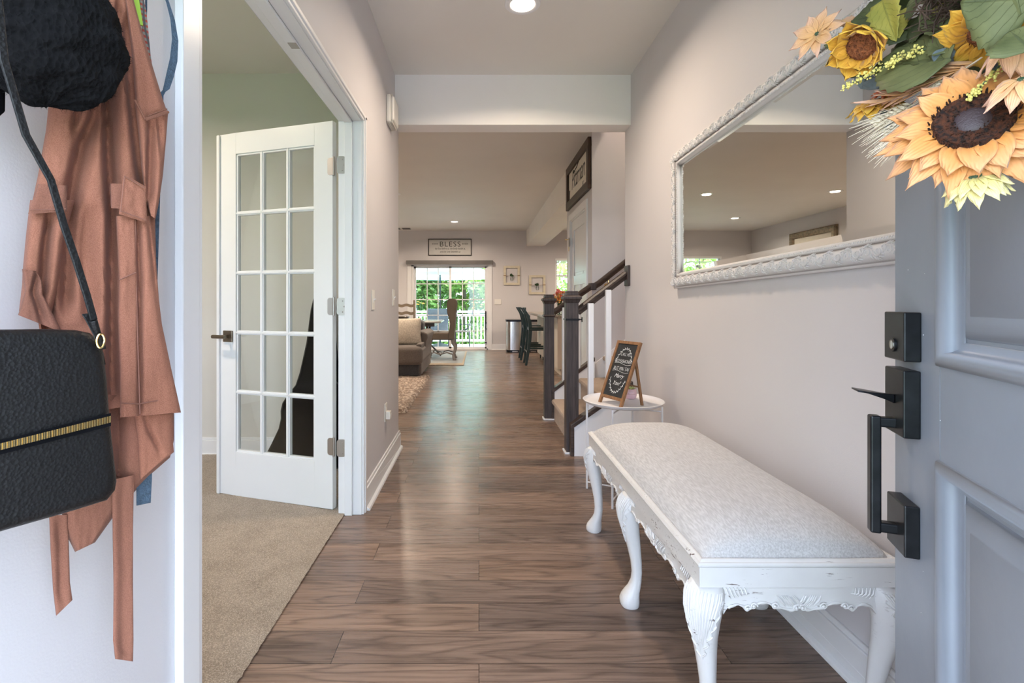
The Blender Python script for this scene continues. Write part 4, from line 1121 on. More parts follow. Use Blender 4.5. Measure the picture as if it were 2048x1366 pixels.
m = MB(); cbox(m, fw, bwid-fw, .035+fw, slen-fw, -.010, -.006); board = m.build('board', M_CHALK, cb, smooth=False)
m = MB()
topc = [CB(bwid*.38, slen-.014, -.018), CB(bwid*.62, slen-.014, -.018)]
foot = [b0 + bk*.155 + bd*.008, b1 + bk*.155 - bd*.008]
for a, b in zip(topc, foot):
    b = Vector((b.x, b.y, TZ+.002)); d_ = (b-a); s_ = bd*.006; q = d_.normalized().cross(bd)*.007
    m.loft([[a-s_-q, a+s_-q, a+s_+q, a-s_+q], [b-s_-q, b+s_-q, b+s_+q, b-s_+q]])
c0 = topc[0].lerp(Vector((foot[0].x, foot[0].y, TZ)), .7); c1 = topc[1].lerp(Vector((foot[1].x, foot[1].y, TZ)), .7); m.tube([c0, c1], .005, 6)
m.build('rear_leg', M_BROWN, cb, smooth=False, bevel=.001)
txf = frame_of(CB(bwid/2, 0, -.0055), bd, upv)
if (txf.to_3x3() @ Vector((0,0,1))).dot(fnv) < 0: pass
m = MB()
def cbt(s, h, size, shear=0, sx=1, off_=-.0006, dx=0): text_geo(m, s, txf @ Matrix.Translation((dx, h, 0)), size, shear, 1.0, .0003, off_, sx)
cbt('CALL ME', .288, .027, .15, .72); cbt('OLD FASHIONED', .247, .029, .1, .62); cbt('BUT MAI TAI', .203, .031, .1, .72)
cbt('Marry', .160, .034, .5, .9, -.0003); cbt('You?', .118, .034, .5, .9, -.0003, -.004)
for y0 in (.241, .196):
    m.tube([txf @ Vector((-.066 + .132*k/16, y0 + .005*math.sin(k/16*2*PI), .0004)) for k in range(17)], .0009, 4)
m.build('lettering', M_WHITEINK, board, normals=False)
m = MB()
for sg in (1, -1):
    for k in range(22):
        an = R(25 + 130*k/21); ex, ey = .068*math.cos(an), .128*math.sin(an)*sg; c = Vector((ex, .203 + ey, .0004))
        tn = an + PI/2 + (R(45) if k % 2 else -R(45))
        e = Vector((math.cos(tn), math.sin(tn)*sg, 0))*.011
        m.tube([txf @ (c - e*.2), txf @ (c + e*.6), txf @ (c + e)], [.0005, .0015, .0004], 6, flat=1)
    m.tube([txf @ Vector((.068*math.cos(R(25 + 130*k/20)), .203 + .128*math.sin(R(25 + 130*k/20))*sg, .0004)) for k in range(21)], .0007, 4)
    m.build('leaf_border', M_WHITEINK, board); m = MB()

pot = thing('succulent_pot', (.893, 2.95, TZ), 'little pink pot with a sprouting succulent behind the chalkboard', 'potted plant')
PC = Vector((.893, 2.95, TZ+.0005))
m = MB(); m.lathe([(.022, 0), (.030, .004), (.036, .020), (.036, .038), (.031, .054), (.029, .058), (.026, .058), (.027, .05), (.001, .048)], PC, 28); m.build('pot', M_PINK, pot)
m = MB(); m.tube([PC + Vector((.0365*math.cos(2*PI*k/24), .0365*math.sin(2*PI*k/24), .030)) for k in range(24)], .0008, 4, loop=True); m.build('twine', M_TWINE, pot)
m = MB()
for k in range(9):
    a = R(200 + 12*k); m.ball(PC + Vector((.0372*math.cos(a), .0372*math.sin(a), .044 - .004*math.sin(k/8*PI))), .0016, 6, 4)
m.build('painted_face', M_WHITEINK, pot)
pm = PM(); random.seed(8)
for k in range(26):
    a = random.uniform(0, 2*PI); el = random.uniform(.5, 1.4); d = Vector((math.cos(a)*math.cos(el), math.sin(a)*math.cos(el), math.sin(el)))
    pm.petal(PC + Vector((d.x*.01, d.y*.01, .048)), d, (0,0,1), random.uniform(.02, .05), .006, .3, -.2)
pm.build('succulent', simple('succulent green', (0.28, 0.34, 0.12), .6), pot)

# ------------------------------------------------------------------ wall mirror
MY0, MY1, MZ0, MZ1 = 1.16, 2.765, 1.174, 1.916
roll = R(-1.0)
MCn = Vector((WR, MY1, (MZ0+MZ1)/2))
wm = thing('wall_mirror', (WR, (MY0+MY1)/2, MZ0), 'large wall mirror in an ornate white frame on the right wall', 'mirror')
MMw = Matrix.Translation(MCn) @ Matrix.Rotation(roll, 4, 'X') @ Matrix.Translation(-MCn)
def WM(y, z, d): return MMw @ Vector((WR - d, y, z))
def wring(mb, prof):
    """prof (inset, depth from wall)"""
    rings = []
    for i, d in prof:
        pts = []
        cs = [(MY0+i, MZ0+i), (MY1-i, MZ0+i), (MY1-i, MZ1-i), (MY0+i, MZ1-i)]
        for k in range(4):
            a, b = cs[k], cs[(k+1) % 4]
            for q in range(40 if k % 2 == 0 else 18):
                u = q/(40 if k % 2 == 0 else 18); pts.append(WM(a[0]+(b[0]-a[0])*u, a[1]+(b[1]-a[1])*u, d))
        rings.append(pts)
    mb.loft(rings, caps=False)
FWD = .083
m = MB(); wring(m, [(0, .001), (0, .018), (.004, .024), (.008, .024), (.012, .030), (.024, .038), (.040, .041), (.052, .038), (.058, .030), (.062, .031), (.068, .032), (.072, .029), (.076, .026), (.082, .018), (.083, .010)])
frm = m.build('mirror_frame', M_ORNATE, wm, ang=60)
# carved scroll band
mb = MB(); random.seed(2)
def motif(c, dirv, outv, s, flip):
    """s-scroll with leaf lobes, c on the crest of the frame"""
    nrm = Vector((-1, 0, 0)); d = dirv; o = outv*flip
    sp = []
    for k in range(16):
        an = k/15*PI*2.6; r_ = s*.30*(1-k/19); sp.append(c + d*r_*math.cos(an) + o*r_*math.sin(an) + nrm*.0012)
    mb.tube(sp, [.0026*(1-k/22) for k in range(16)], 5)
    for k in range(8):
        a = R(25 + 25*k); st = c + (d*math.cos(a) + o*math.sin(a))*s*.30; en = c + (d*math.cos(a+.6) + o*math.sin(a+.6))*s*.54
        mb.tube([st - nrm*.001, (st+en)/2 + nrm*.001, en - nrm*.007], [.0010, .0026, .0006], 5)
step = .038
for (a, b, outz) in (((MY0, MZ0), (MY1, MZ0), 1), ((MY0, MZ1), (MY1, MZ1), -1)):
    n_ = int((MY1-MY0)/step)
    for k in range(n_+1):
        y = MY0+.02+ k*((MY1-MY0-.04)/n_); z = a[1] + outz*.036
        motif(WM(y, z, .040), (MMw.to_3x3() @ Vector((0, 1, 0))), Vector((0,0,1)), .046, 1 if k % 2 else -1)
for y in (MY0+.036, MY1-.036):
    n_ = int((MZ1-MZ0)/step)
    for k in range(1, n_):
        z = MZ0 + k*((MZ1-MZ0)/n_)
        motif(WM(y, z, .040), Vector((0,0,1)), Vector((0, 1, 0)), .046, 1 if k % 2 else -1)
# rope bead at the inner lip
for (y0, z0, y1, z1) in ((MY0+.07, MZ0+.07, MY1-.07, MZ0+.07), (MY0+.07, MZ1-.07, MY1-.07, MZ1-.07), (MY1-.07, MZ0+.07, MY1-.07, MZ1-.07), (MY0+.07, MZ0+.07, MY0+.07, MZ1-.07)):
    ln = math.hypot(y1-y0, z1-z0); n_ = int(ln/.009)
    for k in range(n_):
        u = k/n_; mb.ball(WM(y0+(y1-y0)*u, z0+(z1-z0)*u, .030), .0042, 5, 4)
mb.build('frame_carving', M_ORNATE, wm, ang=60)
gi = FWD-.002; bvw = .024
m = MB(); m.add([WM(MY0+gi+bvw, MZ0+gi+bvw, .014), WM(MY1-gi-bvw, MZ0+gi+bvw, .014), WM(MY1-gi-bvw, MZ1-gi-bvw, .014), WM(MY0+gi+bvw, MZ1-gi-bvw, .014)], [(0,1,2,3)])
m.add([WM(MY0+gi-.004, MZ0+gi-.004, .004), WM(MY1-gi+.004, MZ0+gi-.004, .004), WM(MY1-gi+.004, MZ1-gi+.004, .004), WM(MY0+gi-.004, MZ1-gi+.004, .004)], [(0,1,2,3)])
m.build('mirror_glass', M_MIRROR, wm, smooth=False)
m = MB()
o_ = [WM(MY0+gi, MZ0+gi, .0115), WM(MY1-gi, MZ0+gi, .0115), WM(MY1-gi, MZ1-gi, .0115), WM(MY0+gi, MZ1-gi, .0115)]
i_ = [WM(MY0+gi+bvw, MZ0+gi+bvw, .014), WM(MY1-gi-bvw, MZ0+gi+bvw, .014), WM(MY1-gi-bvw, MZ1-gi-bvw, .014), WM(MY0+gi+bvw, MZ1-gi-bvw, .014)]
m.loft([o_, i_], caps=False); m.build('mirror_bevel', M_MIRROR, wm, smooth=False)

# ------------------------------------------------------------------ stairs
RISE, RUN = .195, .25
st = thing('staircase', (.90, 4.2, 0), 'carpeted staircase rising to the right beyond the hall', 'staircase')
SY0, SY1 = 3.66, 4.70
for i in range(14):
    x0 = .70 + RUN*i; z1 = RISE*(i+1); ya, yb = (3.64, 4.72) if x0 < WR+.1 else (3.751, 4.779)
    if x0 > WR-.15: ya = 3.751
    if i >= 1: yb = 4.70
    if x0 > XC-.2: yb = 4.779 if x0 > XC else 4.70
    m = MB(); nose = .024
    prof = [(nose, z1-RISE - (.0 if i else -.0)), (nose, z1-.045), (.004, z1-.038), (0, z1-.022), (.006, z1-.006), (.02, z1), (RUN+nose+.02, z1), (RUN+nose+.02, z1-RISE)]
    m.prism(prof, lambda a, b, d: Vector((x0-nose+a, d, b)), ya, yb)
    m.build('step', M_STAIRC, st, ang=40)
# stringers with dark caps
def skirt(y0, y1, xa, za, xb, zb, drop_end, parent, capn=.012):
    m = MB(); m.prism([(xa, 0.0), (xb, 0.0), (xb, zb-.02), (xa, za-.02)], lambda a, b, d: Vector((a, d, b)), y0, y1); m.build('stringer', M_TRIM, parent, smooth=False)
    m = MB(); m.prism([(xa-.012, za-.025), (xb, zb-.025), (xb, zb+.01), (xa-.012, za+.01)], lambda a, b, d: Vector((a, d, b)), y0-capn, y1+capn)
    m.box(xa-.012, xa+.014, y0-capn*.6, y1+capn*.6, 0, za-.012)
    m.build('stringer_cap', M_RAILX, parent, smooth=False, bevel=.004)
SL = .78
near = thing('stair_railing', (.68, 3.66, 0), 'near dark newel post with handrail and white balusters at the foot of the stairs', 'stair railing')
far = thing('stair_railing', (.65, 4.7, 0), 'far dark newel post with handrail on the other side of the first steps', 'stair railing')
skirt(3.565, 3.635, .665, .215, WR-.001, .215+.72*(WR-.665), 0, near)
skirt(4.66, 4.73, .69, .27, XC-.001, .27+.78*(XC-.69), 0, far)
def newel(x0, x1, y0, y1, htop, parent, ringz=(.975,)):
    cx, cy = (x0+x1)/2, (y0+y1)/2; w = (x1-x0)/2
    m = MB(); m.box(x0, x1, y0, y1, 0.0, htop-.012); m.box(x0+.004, x1-.004, y0+.004, y1-.004, htop-.012, htop); nb = m.build('newel_post', M_NEWEL, parent, smooth=False, bevel=.003)
    def sqring(prof):
        mb.loft([[Vector((cx-w-o, cy-w-o, z)), Vector((cx+w+o, cy-w-o, z)), Vector((cx+w+o, cy+w+o, z)), Vector((cx-w-o, cy+w+o, z))] for o, z in prof], caps=True)
    mb = MB(); sqring([(0, htop-.088), (.006, htop-.080), (.010, htop-.066), (.020, htop-.056), (.020, htop-.042), (.012, htop-.036), (0, htop-.030)])
    mb.build('post_collar', M_NEWEL, nb, ang=30)
    mb = MB()
    for z in ringz: sqring([(0, z-.012), (.007, z-.008), (.010, z), (.007, z+.007), (0, z+.010)])
    mb.build('post_ring', M_NEWEL, nb, ang=30)
    mb = MB(); mb.box(x0-.012, x1+.012, y0-.012, y1+.012, 0, .014); mb.build('shoe_moulding', M_TRIM, nb, smooth=False, bevel=.003)
newel(.632, .722, 3.62, 3.71, 1.180, near, ())
newel(.612, .702, 4.66, 4.75, 1.170, far, (.972,))
def handrail(pts, parent, name='handrail', w=.030, h=.028, mat_=None):
    """profiled rail along a polyline"""
    prof = [(-.5, -1), (.5, -1), (.62, -.3), (.95, .0), (1, .45), (.7, .9), (0, 1.05), (-.7, .9), (-1, .45), (-.95, 0), (-.62, -.3)]
    pts = [Vector(p) for p in pts]; rings = []
    for i, p in enumerate(pts):
        t = (pts[min(i+1, len(pts)-1)] - pts[max(i-1, 0)]).normalized(); s_ = Vector((0, 1, 0)); u = s_.cross(t) 
        if u.z < 0: u = -u
        rings.append([p + s_*(a*w) + u*(b*h) for a, b in prof])
    mb = MB(); mb.loft(rings); return mb.build(name, mat_ or M_RAILX, parent, ang=40)
hz0 = 1.10 - .012*3.66
handrail([(.722, 3.665, 1.030), (WR-.018, 3.665, 1.030+.765*(WR-.018-.722))], near)
m = MB(); ez = 1.030+.765*(WR-.018-.722)-.01; m.box(WR-.02, WR, 3.62, 3.71, ez-.075, ez+.075); m.build('rail_rosette', M_NEWEL, near, smooth=False, bevel=.004)
def baluster(x, y, z0, z1, parent, w=.019):
    m = MB(); m.box(x-w, x+w, y-w, y+w, z0, z1); m.build('baluster', M_TRIM, parent, smooth=False, bevel=.002)
for x in (.808, .935):
    z0 = .215 + .72*(x-.665) - .005; z1 = 1.045 + .765*(x-.722) - .02
    baluster(x, 3.62, z0, z1, near)
# gate strap on the newel
gs = MB(); gs.box(.6265, .7275, 3.6145, 3.7155, .966, .980); gs.box(.7275, .745, 3.618, 3.630, .969, .977); gs.box(.745, .748, 3.61, 3.638, .955, .991)
tag(gs.build('gate_bracket', M_BLACKMET, smooth=False, bevel=.001), 'thin dark bracket band strapped round the near newel post', 'bracket')
handrail([(.702, 4.705, 1.0), (XC-.03, 4.705, 1.0+.70*(XC-.03-.702))], far)
m = MB(); ez = 1.0+.70*(XC-.03-.702); m.box(XC-.035, XC+.02, 4.675, 4.78, ez-.03, ez+.035); m.build('rail_rosette', M_NEWEL, far, smooth=False, bevel=.004)
for x in (.80, .93):
    baluster(x, 4.70, .27+.78*(x-.69)-.02, 1.0+.70*(x-.702)-.02, far)
wh = thing('wall_handrail', (1.3, 4.70, 1.3), 'dark handrail bracketed to the far stair wall, climbing to the right', 'handrail')
handrail([(XC+.0, 4.715, 1.245), (XC+.05, 4.715, 1.275), (XC+1.9, 4.715, 1.275+.79*1.85)], wh)
for x in (1.22, 2.2):
    z = 1.275+.79*(x-XC-.05)-.03
    m = MB(); m.tube([(x, 4.715, z), (x, 4.715, z-.03), (x, 4.745, z-.06), (x, 4.779, z-.065)], .006, 8); m.tube([(x, 4.772, z-.065), (x, 4.7795, z-.065)], .026, 20); m.build('rail_bracket', M_GOLD, wh)
# skirt board on the far stair wall
m = MB(); m.prism([(XC+.004, .30), (XC+.004, .50), (XC+3.2, .50+.78*3.2), (XC+3.2, .25+.78*3.2)], lambda a, b, d: Vector((a, d, b)), 4.762, 4.7795)
struct(m.build('trim_5', M_TRIM, smooth=False, bevel=.003), 'white skirt board climbing the far stair wall', 'trim')

# ------------------------------------------------------------------ closet door (door_3) and sign
d3 = thing('door_3', (XC, 5.45, 0), 'white panelled closet door in the wall past the stairs', 'door', kind='structure')
m = MB(); y0, y1 = 5.03, 5.88
m.box(XC-.016, XC, y0-.075, y0, 0, 2.125); m.box(XC-.016, XC, y1, y1+.075, 0, 2.125); m.box(XC-.016, XC, y0, y1, 2.05, 2.125)
m.box(XC, XC+.1, y0, y0+.012, 0, 2.05); m.box(XC, XC+.1, y1-.012, y1, 0, 2.05); m.box(XC, XC+.1, y0, y1, 2.038, 2.05)
m.build('door_casing', M_TRIM, d3, smooth=False, bevel=.003)
m = MB(); fx = XC+.012; ya, yb = y0+.013, y1-.013
m.box(fx+.012, fx+.03, ya, yb, .01, 2.036)
m.box(fx, fx+.012, ya, ya+.11, .01, 2.036); m.box(fx, fx+.012, yb-.11, yb, .01, 2.036)
for z0, z1 in ((1.92, 2.036), (1.29, 1.40), (.94, 1.05) if False else (1.29, 1.40), (.01, .22)): m.box(fx, fx+.012, ya+.11, yb-.11, z0, z1)
m.box(fx, fx+.012, (ya+yb)/2-.055, (ya+yb)/2+.055, .22, 1.29)
dl = m.build('door_leaf', M_DOORW, d3, smooth=False, bevel=.004)
m = MB(); m.box(fx+.006, fx+.012, ya+.14, yb-.14, 1.43, 1.89); m.box(fx+.006, fx+.012, ya+.14, (ya+yb)/2-.085, .25, 1.26); m.box(fx+.006, fx+.012, (ya+yb)/2+.085, yb-.14, .25, 1.26)
m.build('door_panel', M_DOORW, d3, smooth=False, bevel=.005)
m = MB()
for z in (1.80, 1.05, .25): m.box(XC-.018, XC-.0155+.0, yb-.03, yb+.02, z-.045, z+.045); m.tube([(XC-.022, yb+.01, z-.05), (XC-.022, yb+.01, z+.05)], .007, 8)
m.build('hinge', M_NICKEL, d3)
m = MB(); m.box(XC-.06, XC-.016, 5.93, 5.945, 1.835, 1.845); m.box(XC-.02, XC-.014, 5.90, 5.93, 1.70, 1.86); m.build('flip_latch', M_GOLD, d3, smooth=False)

def hanging_sign_x(name, y0, y1, z0, z1, label): pass
sg = thing('name_sign', (XC, 5.4, 2.20), 'dark rustic framed sign with black script lettering above the closet door', 'sign')
sy0, sy1, sz0, sz1, sd = 4.80, 6.02, 2.19, 2.69, .035
m = MB(); f_ = .085
m.box(XC-sd, XC-.001, sy0, sy1, sz0, sz0+f_); m.box(XC-sd, XC-.001, sy0, sy1, sz1-f_, sz1); m.box(XC-sd, XC-.001, sy0, sy0+f_, sz0+f_, sz1-f_); m.box(XC-sd, XC-.001, sy1-f_, sy1, sz0+f_, sz1-f_)
m.build('sign_frame', M_BARN, sg, smooth=False, bevel=.004)
m = MB(); m.box(XC-.012, XC-.001, sy0+f_, sy1-f_, sz0+f_, sz1-f_); bo = m.build('sign_board', M_PAPER, sg, smooth=False)
m = MB(); TM = frame_of((XC-.0125, 5.41, 2.385), (0, -1, 0), (0, 0, 1))
text_geo(m, 'Pittman', TM, .30, .35, .92, .0004, -.0005, .84)
m.tube([TM @ Vector((-.24, .17, 0)), TM @ Vector((-.05, .19, 0)), TM @ Vector((.10, .235, 0))], .006, 6)
m.tube([TM @ Vector((-.46, .02, 0)), TM @ Vector((-.48, -.09, 0))], .007, 6)
m.build('lettering', M_INK, bo, normals=False); m = MB()
text_geo(m, 'EST.', frame_of((XC-.0125, 5.13, 2.30), (0, -1, 0), (0, 0, 1)), .06, 0, 1, .0003, 0, .8)
m.build('lettering', M_INK, bo, normals=False)

# ------------------------------------------------------------------ far wall: patio door, sign, frames, fittings
d4 = thing('door_4', ((SX0+SX1)/2, YBACK, 0), 'white gridded sliding patio door looking onto the deck', 'door', kind='structure')
Yd = YBACK+.03
m = MB()
m.box(SX0-.088, SX0, YBACK-.018, YBACK, 0, SZ1+.06); m.box(SX1, SX1+.095, YBACK-.018, YBACK, 0, SZ1+.06); m.box(SX0, SX1, YBACK-.018, YBACK, SZ1, SZ1+.06)
m.build('door_casing', M_TRIM, d4, smooth=False, bevel=.003)
m = MB()
m.box(SX0, SX0+.055, Yd-.02, Yd+.10, .0, SZ1); m.box(SX1-.03, SX1, Yd-.02, Yd+.10, 0, SZ1); m.box(SX0, SX1, Yd-.02, Yd+.10, SZ1-.03, SZ1); m.box(SX0, SX1, Yd-.02, Yd+.10, 0, .03)
m.build('door_frame', M_TRIM, d4, smooth=False, bevel=.002)
for (xa, xb, yy) in ((-1.505, -.645, Yd+.06), (-.685, .182, Yd+.02)):
    m = MB(); s_ = .048
    m.box(xa, xa+s_, yy-.018, yy+.018, .03, SZ1-.03); m.box(xb-s_, xb, yy-.018, yy+.018, .03, SZ1-.03); m.box(xa, xb, yy-.018, yy+.018, .03, .065); m.box(xa, xb, yy-.018, yy+.018, SZ1-.07, SZ1-.03)
    for k in range(1, 3): xx = xa+s_ + (xb-xa-2*s_)*k/3; m.box(xx-.010, xx+.010, yy-.008, yy+.008, .06, SZ1-.07)
    for k in range(1, 5): zz = .065 + (SZ1-.135)*k/5; m.box(xa+s_, xb-s_, yy-.008, yy+.008, zz-.010, zz+.010)
    sl = m.build('sliding_panel', M_TRIM, d4, smooth=False)
    m = MB(); m.box(xa+s_-.005, xb-s_+.005, yy-.002, yy+.002, .06, SZ1-.065); m.build('glass_pane', M_GLASS, sl, smooth=False)
m = MB(); m.tube([(.155, Yd-.01, .89), (.150, Yd-.035, .60), (.152, Yd-.035, .20)], [.012, .012, .006], 8)
for z in (.62, .48, .17): m.box(.14, .175, Yd-.045, Yd-.0, z-.012, z+.012)
m.build('lock_bar', M_BLACKMET, d4, label='black lock bar on the right panel')
va = thing('valance', (-.68, YBACK, 1.96), 'grey fabric valance box over the patio door', 'valance')
m = MB(); m.box(-1.665, .318, YBACK-.10, YBACK-.001, 1.962, 2.050); m.build('valance_box', M_VALANCE, va, smooth=False, bevel=.004)
bs_ = thing('word_sign', (-.665, YBACK, 2.17), 'wide black framed BLESS sign hung above the patio door', 'sign')
m = MB(); a0, a1, c0_, c1_ = -1.162, -.172, 2.165, 2.552
m.box(a0, a1, YBACK-.025, YBACK-.001, c0_, c0_+.016); m.box(a0, a1, YBACK-.025, YBACK-.001, c1_-.016, c1_); m.box(a0, a0+.016, YBACK-.025, YBACK-.001, c0_, c1_); m.box(a1-.016, a1, YBACK-.025, YBACK-.001, c0_, c1_)
m.build('sign_frame', M_INK, bs_, smooth=False)
m = MB(); m.box(a0+.015, a1-.015, YBACK-.015, YBACK-.001, c0_+.015, c1_-.015); bo = m.build('sign_board', M_PAPER2, bs_, smooth=False)
m = MB(); fr_ = lambda x, z: frame_of((x, YBACK-.0155, z), (1, 0, 0), (0, 0, 1))
text_geo(m, 'BLESS', fr_(-.665, 2.375), .165, 0, 1.15, .0004, -.001, 1.08)
for lx in (-.878, -.768, -.657, -.55, -.462): pass
text_geo(m, 'the food before us, the family beside us,', fr_(-.665, 2.305), .068, .3, .95, .0004, 0, .68)
text_geo(m, 'and the love between us', fr_(-.665, 2.235), .068, .3, .95, .0004, 0, .74)
for s0 in (-1, 1):
    for k in range(5):
        x = -.665 + s0*(.285 + .028*k)
        for w_ in (-1, 1): m.tube([(x, YBACK-.016, 2.435), (x + s0*.014, YBACK-.017, 2.435 + w_*.022)], [.0045, .001], 5)
    m.tube([(-.665+s0*.275, YBACK-.016, 2.435), (-.665+s0*.415, YBACK-.016, 2.435)], .002, 4)
m.build('lettering', M_INK, bo, normals=False)

def jar_frame(cx, z0, z1, label):
    t = thing('picture_frame', (cx, YBACK, z0), label, 'wall frame', 'cream frames on the far wall')
    w = .185; f_ = .05
    m = MB(); m.box(cx-w, cx+w, YBACK-.03, YBACK-.001, z0, z0+f_); m.box(cx-w, cx+w, YBACK-.03, YBACK-.001, z1-f_, z1); m.box(cx-w, cx-w+f_, YBACK-.03, YBACK-.001, z0+f_, z1-f_); m.box(cx+w-f_, cx+w, YBACK-.03, YBACK-.001, z0+f_, z1-f_)
    m.build('frame', M_CREAMP, t, smooth=False, bevel=.003)
    zc = (z0+z1)/2-.0
    m = MB(); m.tube([(cx-w-.006, YBACK-.034, zc), (cx-w+f_+.004, YBACK-.034, zc)], .009, 6); m.tube([(cx+w-f_-.004, YBACK-.034, zc), (cx+w+.006, YBACK-.034, zc)], .009, 6)
    m.tube([(cx-w, YBACK-.034, zc), (cx, YBACK-.034, zc-.012), (cx+w, YBACK-.034, zc)], .003, 5); m.build('twine', M_TWINE, t)
    m = MB(); m.lathe([(.018, 0), (.032, .006), (.036, .05), (.030, .075), (.022, .085), (.022, .10)], (cx, YBACK-.045, zc-.125), 16); m.build('jar', M_CLEAR, t)
    pm = PM(); random.seed(int(cx*100))
    for k in range(16):
        a = random.uniform(0, PI); pm.petal((cx, YBACK-.045, zc-.02), (math.cos(a), random.uniform(-.4, .4), math.sin(a)*.8+.2), (0, -1, .2), random.uniform(.04, .08), .03, .2, .1)
    pm.build('sprig', M_GREENLEAF, t)
jar_frame(.752, 1.49, 1.93, 'cream frame holding a jar and sprig, the one nearer the patio door')
jar_frame(1.337, 1.275, 1.715, 'cream frame holding a jar and sprig, the lower one beside the kitchen window')
t = thing('light_switch', (.43, YBACK, 1.04), 'triple white switch plate on the far wall beside the patio door', 'light switch')
m = MB(); m.box(.355, .51, YBACK-.008, YBACK-.001, 1.04, 1.165); m.build('wall_plate', M_PLASTIC, t, smooth=False, bevel=.003)
m = MB()
for x in (.385, .432, .479): m.box(x-.006, x+.006, YBACK-.016, YBACK-.008, 1.09, 1.115)
m.build('toggle', M_TRIM, t, smooth=False)
for (x, lb) in ((-1.85, 'left dark ceiling vent near the far wall'), (-1.62, 'right dark ceiling vent near the far wall')):
    m = MB(); m.box(x-.09, x+.09, 11.05, 11.25, HC-.008, HC-.001)
    for k in range(6): m.box(x-.08, x+.08, 11.07+.03*k, 11.08+.03*k, HC-.014, HC-.008)
    tag(m.build('ceiling_vent', M_VALANCE, smooth=False), lb, 'vent')
simple_window('window_2', -3.41, -2.47, YBACK+.08, .9, 2.15, 'left living room window, seen low in the mirror', (2, 2))
simple_window('window_3', 1.75, 3.05, YBACK+.08, 1.31, 2.10, 'kitchen window beside the closet wall', (2, 2))
for (x0, x1, z1, z0, lb, nm) in ((1.75, 3.05, 2.10, 2.00, 'raised white blind at the kitchen window', 1), (-3.41, -2.47, 2.15, 2.00, 'raised white blind at the living room window', 2)):
    m = MB(); m.box(x0+.002, x1-.002, YBACK-.02, YBACK+.03, z1-.05, z1-.001)
    for k in range(6): m.box(x0+.01, x1-.01, YBACK-.01, YBACK+.025, z0-.01+.009*k, z0-.006+.009*k)
    tag(m.build('window_blind', M_TRIM, smooth=False), lb, 'blind')
m = MB()
for (x0, x1, z0, z1) in ((1.75, 3.05, 1.31, 2.10), (-3.41, -2.47, .9, 2.15)):
    m.box(x0, x0+.03, YBACK-.001, YBACK+.06, z0, z1); m.box(x1-.03, x1, YBACK-.001, YBACK+.06, z0, z1); m.box(x0, x1, YBACK-.03, YBACK+.06, z0-.02, z0+.01)
struct(m.build('trim_6', M_TRIM, smooth=False), 'white window reveals in the far wall', 'trim')
# big antique framed mirror on the living room left wall (seen in the hall mirror)
am = thing('framed_mirror', (XLL, 9.37, 1.45), 'antique gilt framed picture on the far left wall, seen in the hall mirror', 'framed picture')
m = MB(); y0, y1, z0, z1 = 8.72, 10.03, 1.45, 2.46
rings = []
for i, d in [(0, .001), (0, .04), (.02, .055), (.06, .045), (.10, .05), (.12, .02), (.12, .01)]:
    rings.append([Vector((XLL+d, y0+i, z0+i)), Vector((XLL+d, y1-i, z0+i)), Vector((XLL+d, y1-i, z1-i)), Vector((XLL+d, y0+i, z1-i))])
m.loft(rings, caps=False); m.build('frame', M_ANTIQUE, am, ang=20)
m = MB(); m.box(XLL+.001, XLL+.012, y0+.11, y1-.11, z0+.11, z1-.11); m.build('picture', M_PAPER, am, smooth=False)

# trash can
tc_ = thing('trash_can', (.97, 10.95, 0), 'wide stainless steel step bin against the far wall', 'trash can')
def rrect(x0, x1, y0, y1, r, z, n=6, bow=0.0):
    pts = []
    for (cx, cy, a0) in ((x1-r, y1-r, 0), (x0+r, y1-r, 90), (x0+r, y0+r, 180), (x1-r, y0+r, 270)):
        for k in range(n):
            a = R(a0 + 90*k/(n-1)); pts.append(Vector((cx + r*math.cos(a), cy + r*math.sin(a), z)))
    return pts
for (xa, xb) in ((.60, .955), (.985, 1.36)):
    m = MB(); rg = []
    for z in (.055, .67): 
        q = rrect(xa, xb, 10.86, 11.28, .09, z, 8); rg.append(q)
    m.loft(rg); m.build('bin_body', M_STEEL, tc_, ang=40)
m = MB(); m.loft([rrect(.59, 1.37, 10.85, 11.29, .09, z, 8) for z in (.672, .712)]); m.build('lid', M_BLACKMET, tc_, bevel=.004)
m = MB(); m.loft([rrect(.60, 1.36, 10.86, 11.28, .09, z, 8) for z in (.0, .055)]); m.build('base', M_BLACKMET, tc_)
m = MB(); m.box(.72, .84, 10.82, 10.87, .015, .035); m.box(1.12, 1.24, 10.82, 10.87, .015, .035); m.build('pedal', M_STEEL, tc_, smooth=False)

